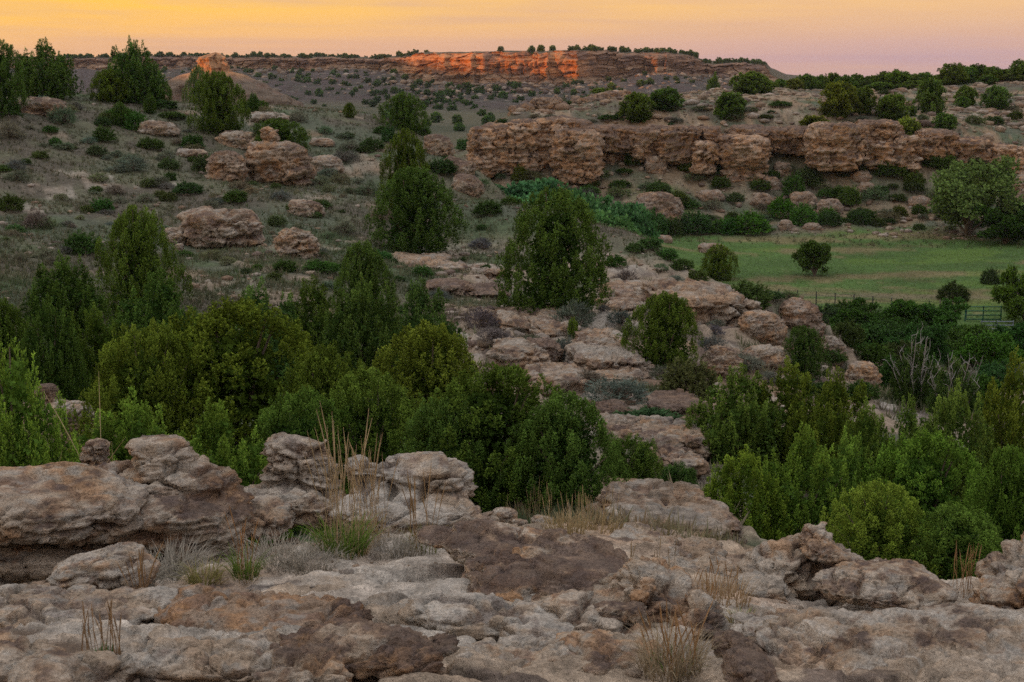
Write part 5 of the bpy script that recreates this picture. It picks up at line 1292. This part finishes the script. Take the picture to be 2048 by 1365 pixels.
def far_scrub():
    me, _ = juniper('round', 91, 26, nleaf=3, L=.30, lw=.38, nlobe=16, rl0=.14, hl0=.25)
    n = len(me.vertices); co = np.empty(n * 3, np.float32); me.vertices.foreach_get('co', co); co = co.reshape(-1, 3)
    cd = np.empty(n * 4, np.float32); me.color_attributes['Col'].data.foreach_get('color', cd); cd = cd.reshape(-1, 4)[:, :3]
    vs, cs = [], []
    for i in range(420):
        k = fr.random()
        if k < .45: pt = mesa_point(fr.uniform(100, 840) if fr.random() < .65 else fr.uniform(1120, 1530), fr.uniform(0, 40))
        else: pt = mesa_point(fr.uniform(200, 1000) if fr.random() < .75 else fr.uniform(1000, 1530), -fr.uniform(.0, .95))
        s = fr.uniform(1.6, 3.4); vs.append(co * np.array([s, s, s * .85]) + pt - np.array([0, 0, .3])); cs.append(cd * fr.uniform(.6, .95))
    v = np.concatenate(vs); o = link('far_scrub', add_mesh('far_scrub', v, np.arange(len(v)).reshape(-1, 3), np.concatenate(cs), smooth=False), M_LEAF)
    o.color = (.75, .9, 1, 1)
    tag(o, 'fine scrub speckling the rim and slopes of the far mesa', 'scrub', kind='stuff')
far_scrub()
# ------------------------------------------------------------------ grasses
def blades(base, n, h, spread, wid, rng, c0, c1, bend=.5, segs=4, lean=None):
    """a tuft of curved ribbon blades as one mesh (verts, quads, colours)"""
    vs, fs, cs, off = [], [], [], 0
    for i in range(n):
        a = rng.random() * 6.28; b = base + np.array([math.cos(a), math.sin(a), 0]) * spread * math.sqrt(rng.random())
        hh = h * rng.uniform(.45, 1.1); a2 = a + rng.normal(0, .7); bd = bend * rng.uniform(.2, 1.3)
        k = np.linspace(0, 1, segs + 1)
        dirh = np.array([math.cos(a2), math.sin(a2), 0]) if lean is None else lean / np.linalg.norm(lean) + .35 * np.array([math.cos(a2), math.sin(a2), 0])
        path = b[None] + dirh[None] * (bd * hh * k ** 1.8)[:, None] + np.array([0, 0, 1])[None] * (hh * (k - .35 * bd * k ** 2))[:, None]
        sd = np.array([-dirh[1], dirh[0], 0]); sd = sd / (np.linalg.norm(sd) + 1e-9)
        if rng.random() < .5: sd = np.array([1., 0, 0])
        w = wid * rng.uniform(.7, 1.3) * (1 - k ** 2 * .9)
        v = np.stack([path - sd * w[:, None], path + sd * w[:, None]], 1).reshape(-1, 3)
        f = np.array([[2 * j, 2 * j + 1, 2 * j + 3, 2 * j + 2] for j in range(segs)])
        cc = np.array(c0) * rng.uniform(.75, 1.2); ct = np.array(c1) * rng.uniform(.8, 1.2)
        c = cc[None] + (ct - cc)[None] * np.repeat(k, 2)[:, None]
        vs.append(v); fs.append(f + off); cs.append(c); off += len(v)
    return np.concatenate(vs), np.concatenate(fs), np.concatenate(cs)
def seed_heads(base, n, h, spread, rng, c, lean=.18):
    """tall dry stalks with slim seed heads"""
    vs, fs, cs, off = [], [], [], 0
    for i in range(n):
        a = rng.random() * 6.28; b = base + np.array([math.cos(a), math.sin(a), 0]) * spread * math.sqrt(rng.random())
        hh = h * rng.uniform(.6, 1.1); a2 = rng.random() * 6.28; k = np.linspace(0, 1, 7)
        path = b[None] + np.array([math.cos(a2), math.sin(a2), 0])[None] * (lean * rng.uniform(.2, 1.6) * hh * k ** 1.5)[:, None] + np.array([0, 0, 1.])[None] * (hh * k)[:, None]
        rad = np.array([1, .9, .8, .7, 1.3, 1.6, .5]) * .0015 * rng.uniform(.8, 1.3)
        v, f = tube(path, rad, 3); cc = np.tile(np.array(c) * rng.uniform(.75, 1.25), (len(v), 1))
        vs.append(v); fs.append(f + off); cs.append(cc); off += len(v)
    return np.concatenate(vs), np.concatenate(fs), np.concatenate(cs)
def near_ground(px, py):
    return ground_hit(px, py)
def tuft(name, label, cat, px, py, spec, seed, Y=None, group=None):
    g = near_ground(px, py) if Y is None else pix(px, py, Y)
    if Y is not None: drop = g[2] - gz1(g[0], g[1]); g[2] -= drop
    else: drop = 0.
    rng = np.random.default_rng(seed); e = bpy.data.objects.new(name, None); COL.objects.link(e); e.location = [float(k) for k in g]
    tag(e, label, cat, group); Yg = g[1]
    for (part, fn, kw) in spec:
        kw = dict(kw); kw['h'] = kw['h'] * Yg / F + max(drop, 0.); kw['spread'] = kw['spread'] * Yg / F
        if part == 'stalk':
            for _ in range(kw.pop('n')):
                v, f, c = fn(np.array([0, 0, -.01]), n=1, rng=rng, **kw)
                link(part, add_mesh(part, v, f, c, smooth=False), M_GRASS, e)
            continue
        v, f, c = fn(np.array([0, 0, -.01]), rng=rng, **kw)
        tag(link(part, add_mesh(part, v, f, c, smooth=False), M_GRASS, e), kind='stuff')
    return e
GRN = dict(c0=(.10, .15, .035), c1=(.16, .26, .05)); DRYC = dict(c0=(.30, .23, .13), c1=(.42, .33, .20)); PALEC = dict(c0=(.26, .24, .20), c1=(.40, .37, .31))
tuft('grass_tuft', 'bright green grass tuft with tall stalks below the leaning rock', 'grass tuft', 685, 1105,
     [('green_blades', blades, dict(n=230, h=85, spread=52, wid=.0028, bend=.75, **GRN)), ('dry_blades', blades, dict(n=120, h=60, spread=62, wid=.002, bend=1.1, **DRYC)), ('stalk', seed_heads, dict(n=30, h=285, spread=44, c=(.50, .40, .25)))], 1)
tuft('grass_tuft', 'orange tall dry stalks left of the pale rounded outcrop', 'grass tuft', 735, 1075,
     [('stalk', seed_heads, dict(n=30, h=215, spread=42, c=(.46, .35, .21))), ('dry_blades', blades, dict(n=60, h=70, spread=45, wid=.002, bend=.8, **DRYC))], 2)
tuft('grass_tuft', 'dry stalks standing before the pale rounded outcrop', 'grass tuft', 845, 1098,
     [('stalk', seed_heads, dict(n=16, h=180, spread=30, c=(.42, .29, .15))), ('green_blades', blades, dict(n=50, h=60, spread=35, wid=.0022, bend=.8, c0=(.14, .16, .05), c1=(.24, .24, .08)))], 3)
tuft('grass_tuft', 'half green half straw grass tuft, left of two small tufts', 'grass tuft', 408, 1172,
     [('green_blades', blades, dict(n=90, h=68, spread=34, wid=.0024, bend=.9, c0=(.20, .19, .07), c1=(.26, .25, .09))), ('dry_blades', blades, dict(n=110, h=50, spread=40, wid=.002, bend=1.2, **DRYC))], 4)
tuft('grass_tuft', 'small green tuft with orange stalks, right of two small tufts', 'grass tuft', 490, 1158,
     [('green_blades', blades, dict(n=80, h=78, spread=26, wid=.0024, bend=.7, **GRN)), ('stalk', seed_heads, dict(n=12, h=150, spread=20, c=(.42, .25, .12))), ('dry_blades', blades, dict(n=60, h=45, spread=34, wid=.002, bend=1.1, **DRYC))], 5)
for i, (p, y, n, h, s, lab) in enumerate([(345, 1160, 240, 75, 60, 'tangle of pale dry grass behind the low tan boulder'), (440, 1085, 260, 80, 75, 'pale bleached grass tangle under the dark capped formation'), (560, 1130, 240, 62, 75, 'pale dry grass mat left of the bright green tuft'),
                                          (500, 1060, 200, 80, 60, 'pale dry grass against the foot of the wrinkled rock'), (620, 1140, 160, 45, 60, 'short pale grass mat below the bright green tuft'), (270, 1185, 140, 70, 45, 'fine pale twigs over the low tan boulder'),
                                          (790, 1110, 130, 50, 60, 'short straw mat left of the dark topped slab')]):
    tuft('dry_grass_tuft', lab, 'dry grass', p, y, [('dry_blades', blades, dict(n=int(n * 1.7), h=h * 1.15, spread=s, wid=.0021, bend=1.0, **PALEC))], 20 + i)
tuft('grass_tuft', 'thin dry stalks with plumes rising from the rock, bottom left', 'grass tuft', 285, 1225, [('stalk', seed_heads, dict(n=14, h=150, spread=16, c=(.36, .24, .13), lean=.3)), ('dry_blades', blades, dict(n=40, h=45, spread=28, wid=.002, bend=.9, **DRYC))], 40)
tuft('grass_tuft', 'small stalks with two green sprigs near the bottom left rim', 'grass tuft', 205, 1318, [('stalk', seed_heads, dict(n=22, h=120, spread=48, c=(.42, .29, .17), lean=.15)), ('green_blades', blades, dict(n=26, h=42, spread=22, wid=.003, bend=.4, c0=(.07, .13, .05), c1=(.10, .20, .07)))], 41)
tuft('grass_tuft', 'straw coloured bush of dry grass at the bottom, right of centre', 'grass tuft', 1345, 1345, [('dry_blades', blades, dict(n=260, h=110, spread=70, wid=.0018, bend=.9, c0=(.26, .21, .14), c1=(.42, .35, .24))), ('stalk', seed_heads, dict(n=22, h=150, spread=60, c=(.42, .27, .14), lean=.3)), ('green_blades', blades, dict(n=30, h=50, spread=50, wid=.002, bend=.8, **GRN))], 42)
tuft('grass_tuft', 'little yellow green tuft on the pale rock at right', 'grass tuft', 1488, 1250, [('dry_blades', blades, dict(n=130, h=36, spread=32, wid=.0016, bend=1.0, c0=(.28, .21, .10), c1=(.38, .30, .15))), ('green_blades', blades, dict(n=40, h=34, spread=24, wid=.0016, bend=.8, **GRN))], 43)
tuft('grass_tuft', 'orange dry grass in the hollow left of the tan rock base', 'grass tuft', 1430, 1200, [('dry_blades', blades, dict(n=200, h=60, spread=75, wid=.0016, bend=.7, c0=(.32, .22, .12), c1=(.44, .34, .21))), ('stalk', seed_heads, dict(n=16, h=90, spread=70, c=(.45, .28, .14)))], 44)
tuft('grass_tuft', 'few thin pale stalks on the rock below the right junipers', 'grass tuft', 1300, 1165, [('stalk', seed_heads, dict(n=9, h=110, spread=70, c=(.45, .35, .22), lean=.08))], 45)
for i, (p, y, lab) in enumerate([(1130, 1062, 'dry straw grass at the foot of the centre clump, left'), (1195, 1060, 'dry straw grass at the foot of the centre clump, right'), (1060, 1040, 'dry straw grass beside the rounded tan stone')]):
    tuft('grass_tuft', lab, 'grass tuft', p, y, [('dry_blades', blades, dict(n=150, h=42, spread=50, wid=.003, bend=.5, c0=(.30, .23, .12), c1=(.44, .36, .21))), ('stalk', seed_heads, dict(n=18, h=90, spread=55, c=(.46, .36, .2), lean=.12))], 50 + i)
tuft('grass_tuft', 'leaning straw stalks behind the tan boulder at far left', 'grass tuft', 95, 985, [('stalk', seed_heads, dict(n=12, h=110, spread=26, c=(.48, .38, .24), lean=.5))], 60, Y=7.3)
tuft('grass_tuft', 'dry stalks between the lens rock and the right edge rock', 'grass tuft', 1925, 1190, [('stalk', seed_heads, dict(n=18, h=110, spread=26, c=(.44, .28, .15), lean=.2))], 61)
tuft('grass_tuft', 'single leaning straw stalk before the left junipers', 'grass tuft', 215, 945, [('stalk', seed_heads, dict(n=3, h=190, spread=18, c=(.48, .42, .24), lean=.35))], 62, Y=7.5)

def scatter_ground(n, rng, rlo, rhi, plo, phi_, dens):
    """random ground points, evenly spread over azimuth and log distance, thinned by dens(x,y,r)"""
    a = np.arctan((rng.uniform(plo, phi_, n) - W0 / 2) / F / .985); r = np.exp(rng.uniform(math.log(rlo), math.log(rhi), n))
    x, y = r * np.sin(a), r * np.cos(a)
    k = rng.random(n) < dens(x, y, r)
    x, y = x[k], y[k]
    return x, y, gq(x, y)
def grass_stuff(name, label, n, rlo, rhi, plo, phi_, dens, hgt, seed, cols, nb=7, wmul=1.):
    rng = np.random.default_rng(seed)
    x, y, z = scatter_ground(n, rng, rlo, rhi, plo, phi_, dens); m = len(x)
    P = np.stack([x, y, z - .02], 1)
    h = hgt * rng.uniform(.45, 1.35, (m, nb)); a = rng.random((m, nb)) * 6.28
    bend = rng.uniform(.2, .9, (m, nb)) * h; off = rng.uniform(0, .35, (m, nb)) * hgt
    ca_, sa_ = np.cos(a), np.sin(a)
    b0 = P[:, None] + np.stack([ca_ * off, sa_ * off, 0 * a], 2)
    tip = b0 + np.stack([ca_ * bend, sa_ * bend, h], 2)
    wv = np.stack([-sa_, ca_, 0 * a], 2) * (hgt * .085 * wmul * rng.uniform(.6, 1.4, (m, nb)))[..., None]
    v = np.stack([b0 - wv, b0 + wv, tip], 2).reshape(-1, 3)
    f = np.arange(len(v)).reshape(-1, 3)
    ci = rng.choice(len(cols), m, p=[c[1] for c in cols]); cc = np.array([c[0] for c in cols])[ci] * rng.uniform(.75, 1.25, (m, 1))
    gn = fbm(x / 5, y / 5, seed=seed + 3); cc = cc * (1 + .25 * gn[:, None])
    cc = .55 * cc + .45 * ground_colour(x, y, z)
    c = np.repeat(cc, nb * 3, 0)
    o = link(name, add_mesh(name, v, f, c, smooth=False), M_GRASS); tag(o, label, 'grass', kind='stuff')
GC = [((.21, .19, .12), .30), ((.13, .145, .085), .32), ((.105, .135, .082), .22), ((.07, .12, .036), .16)]
notrock = lambda x, y, r: (1 - .85 * rockiness(x, y, r)) * ss(-.55, .1, fbm(x / 3, y / 3, seed=71) + .25)
grass_stuff('slope_grass', 'short dry bunch grass covering the left slope', 52000, 30, 130, -120, 1320, notrock, .21, 71, GC, nb=5, wmul=1.25)
grass_stuff('bench_grass', 'thin dry grass on the hill and talus around the cliff', 9000, 150, 290, 900, 2150, lambda x, y, r: notrock(x, y, r) * (1 - ss(172, 174, r) * ss(182, 180, r)), .38, 72, GC, nb=6)
grass_stuff('lower_grass', 'dry grass between the rocks of the lower slope', 3600, 8.5, 34, 900, 1500, notrock, .13, 73, GC)
grass_stuff('meadow_grass', 'mown green meadow grass on the valley floor', 15000, 98, 162, 1260, 2150, lambda x, y, r: .9, .13, 74, [((.085, .155, .04), .52), ((.12, .19, .045), .2), ((.20, .18, .085), .28)], nb=5)
grass_stuff('bank_grass', 'rank green grass on the shaded valley bank', 5000, 36, 100, 1480, 2150, notrock, .3, 75, [((.07, .11, .035), .6), ((.15, .15, .08), .4)])

# ------------------------------------------------------------------ loose stones
def rubble(name, label, n, rlo, rhi, plo, phi_, dens, smin, smax, seed, cols, mat):
    rng = np.random.default_rng(seed)
    x, y, z = scatter_ground(n, rng, rlo, rhi, plo, phi_, dens); m = len(x)
    bv, bf = ICO[1]; nv = len(bv)
    s = smin * (smax / smin) ** (rng.random(m) ** 2.2)
    sc3 = np.stack([s * rng.uniform(.8, 1.5, m), s * rng.uniform(.7, 1.2, m), s * rng.uniform(.35, .75, m)], 1)
    v = bv[None] * (1 + rng.uniform(-.28, .28, (m, nv, 1)))
    v = blob_shape(v.reshape(-1, 3), 3.2).reshape(m, nv, 3) * (1 + rng.uniform(-.2, .2, (m, nv, 1))) * sc3[:, None]
    a = rng.random(m) * 6.28; ca_, sa_ = np.cos(a)[:, None], np.sin(a)[:, None]
    v = np.stack([v[..., 0] * ca_ - v[..., 1] * sa_, v[..., 0] * sa_ + v[..., 1] * ca_, v[..., 2]], 2)
    v = v + np.stack([x, y, z + sc3[:, 2] * .35], 1)[:, None]
    f = (bf[None] + (np.arange(m) * nv)[:, None, None]).reshape(-1, 3)
    ci = rng.integers(0, len(cols), m); c = np.array(cols)[ci] * rng.uniform(.7, 1.25, (m, 1))
    o = link(name, add_mesh(name, v.reshape(-1, 3), f, np.repeat(c, nv, 0), smooth=False), mat); tag(o, label, 'stones', kind='stuff')
RC = [(.30, .24, .185), (.36, .31, .265), (.25, .175, .125), (.17, .13, .11), (.31, .23, .165)]
cl = lambda x, y, r: ss(-.2, .35, fbm(x / 4, y / 4, seed=81))
rubble('slope_stones', 'loose sandstone pieces scattered over the left slope', 5200, 38, 128, -120, 1300, cl, .035, .22, 81, RC, M_ROCK_MID)
rubble('talus_stones', 'loose rubble covering the talus under the cliff', 2400, 157, 177, 930, 2150, lambda x, y, r: .25 + .6 * cl(x, y, r), .08, .5, 82, RC, M_ROCK_MID)
rubble('bench_stones', 'broken sandstone plates on the bench above the cliff', 6500, 182, 285, 960, 2150, lambda x, y, r: .2 + .8 * cl(x, y, r), .12, .85, 83, RC, M_ROCK_MID)
rubble('shelf_stones', 'flat stones lying on the rocky shelf', 1500, 24, 72, 880, 1640, cl, .05, .35, 84, RC, M_ROCK_MID)
rubble('bank_stones', 'grey rubble on the bank right of the shelf', 700, 30, 50, 1560, 1760, lambda x, y, r: .9, .06, .35, 85, RC, M_ROCK_MID)
rubble('pebbles', 'small stones lying on the foreground rock', 420, 3.2, 9.5, -150, 2200, cl, .006, .035, 86, RC, M_ROCK_NEAR)
# boulders far away on the mesa slope
def mesa_rubble():
    rng = np.random.default_rng(9); bv, bf = ICO[1]; nv = len(bv); vs, fs, cs = [], [], []
    for i in range(2200):
        p = rng.uniform(200, 1540); fq = -rng.beta(1.0, 2.0) * .85
        s = .35 * (2.6 / .35) ** (rng.random() ** 2)
        v = bv * (1 + rng.uniform(-.3, .3, (nv, 1))) * np.array([s * rng.uniform(.8, 1.5), s, s * rng.uniform(.5, .9)]) + mesa_point(p, fq) + np.array([0, 0, .3])
        vs.append(v); fs.append(bf + i * nv); cs.append(np.tile(np.array(RC[rng.integers(0, 5)]) * rng.uniform(.45, 1.1), (nv, 1)))
    o = link('mesa_boulders', add_mesh('mesa_boulders', np.concatenate(vs), np.concatenate(fs), np.concatenate(cs), smooth=False), M_ROCK_FAR)
    tag(o, 'fallen boulders strewn over the slope of the far mesa', 'boulders', kind='stuff')
mesa_rubble()

# ------------------------------------------------------------------ fence and gates on the meadow edge
def box(cx, cy, cz_, sx, sy, sz):
    v = np.array([[i, j, k] for i in (-1, 1) for j in (-1, 1) for k in (-1, 1)], float) * np.array([sx, sy, sz]) / 2 + np.array([cx, cy, cz_])
    return v, np.array([[0, 1, 3, 2], [4, 6, 7, 5], [0, 4, 5, 1], [2, 3, 7, 6], [0, 2, 6, 4], [1, 5, 7, 3]])
def ground_at(px, Y):
    x = (px - W0 / 2) / F * Y / .992; return np.array([x, Y, gz1(x, Y)])
def post(root, name, g, h, r, mat):
    v, f = tube(np.array([[0, 0, -.25], [.01, 0, h * .5], [0, .01, h]]), [r, r * .95, r * .85], 7)
    cap, cf = box(0, 0, h + .004, r * 1.3, r * 1.3, .012)
    v, f = join([(v, f), (cap, cf)])
    return link(name, add_mesh(name, v, f, smooth=False), mat, root, g - np.array(root.location))
def wire(root, name, a, b, r, mat, sag=.02):
    k = np.linspace(0, 1, 7)[:, None]; p = a * (1 - k) + b * k; p[:, 2] -= (sag * 4 * k * (1 - k))[:, 0]
    o0 = np.array(root.location); v, f = tube(p - o0, np.full(7, r), 4)
    return link(name, add_mesh(name, v, f, smooth=False), mat, root)
def fence(name, label, pts, h, npost, nwire, pm, wm, pr=.035, wr=.008):
    root = bpy.data.objects.new(name, None); COL.objects.link(root); tag(root, label, 'fence')
    gs = []
    for i in range(npost):
        t = i / (npost - 1); p = np.interp(t, [0, 1], [pts[0][0], pts[1][0]]); Y = np.interp(t, [0, 1], [pts[0][1], pts[1][1]])
        gs.append(ground_at(p, Y))
    root.location = gs[0]
    for g in gs: post(root, 'post', g, h, pr, pm)
    for a, b in zip(gs[:-1], gs[1:]):
        for j in range(nwire):
            z = np.array([0, 0, h * (.12 + .84 * j / (nwire - 1))]); wire(root, 'wire', a + z, b + z, wr, wm)
fence('wire_fence', 'dark wire fence with thin posts along the near meadow edge', [(1560, 112.), (1940, 104.)], 1.15, 11, 5, M_WIRE, M_WIRE, .05, .010)
fence('wood_fence', 'wire fence with weathered wooden posts, nearer than the dark one', [(1640, 101.), (1880, 99.)], 1.1, 5, 3, M_POST, M_WIRE, .09, .010)
def pipe_gate(name, label, p0, p1, Y, h, rails, mat, z0=.15):
    a, b = ground_at(p0, Y), ground_at(p1, Y); root = bpy.data.objects.new(name, None); COL.objects.link(root); root.location = a; tag(root, label, 'gate')
    z = (a[2] + b[2]) / 2; a[2] = b[2] = z; root.location = a
    for g in (a, (a + b) / 2, b): post(root, 'upright', g, h, .05, mat)
    for j in range(rails):
        zz = np.array([0, -.06, z0 + (h - z0 - .06) * j / (rails - 1)]); wire(root, 'rail', a + zz, b + zz, .045, mat, 0)
pipe_gate('pipe_gate', 'green painted pipe gate at the right end of the fence', 1938, 2010, 103., 1.15, 4, M_GREENPIPE)
pipe_gate('stock_panel', 'blue grey metal rail panel below the green gate', 1972, 2036, 97., 1.0, 4, M_GREYRAIL)
pipe_gate('gate_frame', 'brown gate frame in the fence left of the green gate', 1886, 1912, 104., 1.45, 2, M_POST, .7)
pole = bpy.data.objects.new('utility_pole', None); COL.objects.link(pole); tag(pole, 'orange brown wooden pole at the right edge with a small white insulator', 'pole')
gp = ground_at(2044, 104.); pole.location = gp
v, f = tube(np.array([[0, 0, -.3], [0, 0, 1.6], [.02, 0, 3.2]]), [.10, .095, .085], 8); link('shaft', add_mesh('shaft', v, f), M_POST, pole)
v, f = tube(np.array([[-.16, -.1, 2.72], [-.16, -.1, 2.8], [-.16, -.1, 2.95]]), [.05, .085, .04], 8); link('insulator', add_mesh('insulator', v, f), plain('white_glaze', (.7, .75, .8), .3, 6), pole)

# ------------------------------------------------------------------ the hazy evening air
def build_haze():
    v, f = box(0, 0, 0, 4010, 4010, 106)
    m = bpy.data.materials.new('evening_haze'); m.use_nodes = True; nt = m.node_tree
    for n in list(nt.nodes): nt.nodes.remove(n)
    o = nt.nodes.new('ShaderNodeOutputMaterial'); pv = nt.nodes.new('ShaderNodeVolumePrincipled')
    pv.inputs['Color'].default_value = (.78, .82, .92, 1); pv.inputs['Density'].default_value = .00006; pv.inputs['Anisotropy'].default_value = .0
    nt.links.new(pv.outputs[0], o.inputs['Volume'])
    h = link('haze', add_mesh('haze', v, f, smooth=False), m, None, (0, 0, CZ - 58 + 53))
    tag(h, 'thin evening haze filling the valley air', 'haze', kind='stuff')
build_haze()
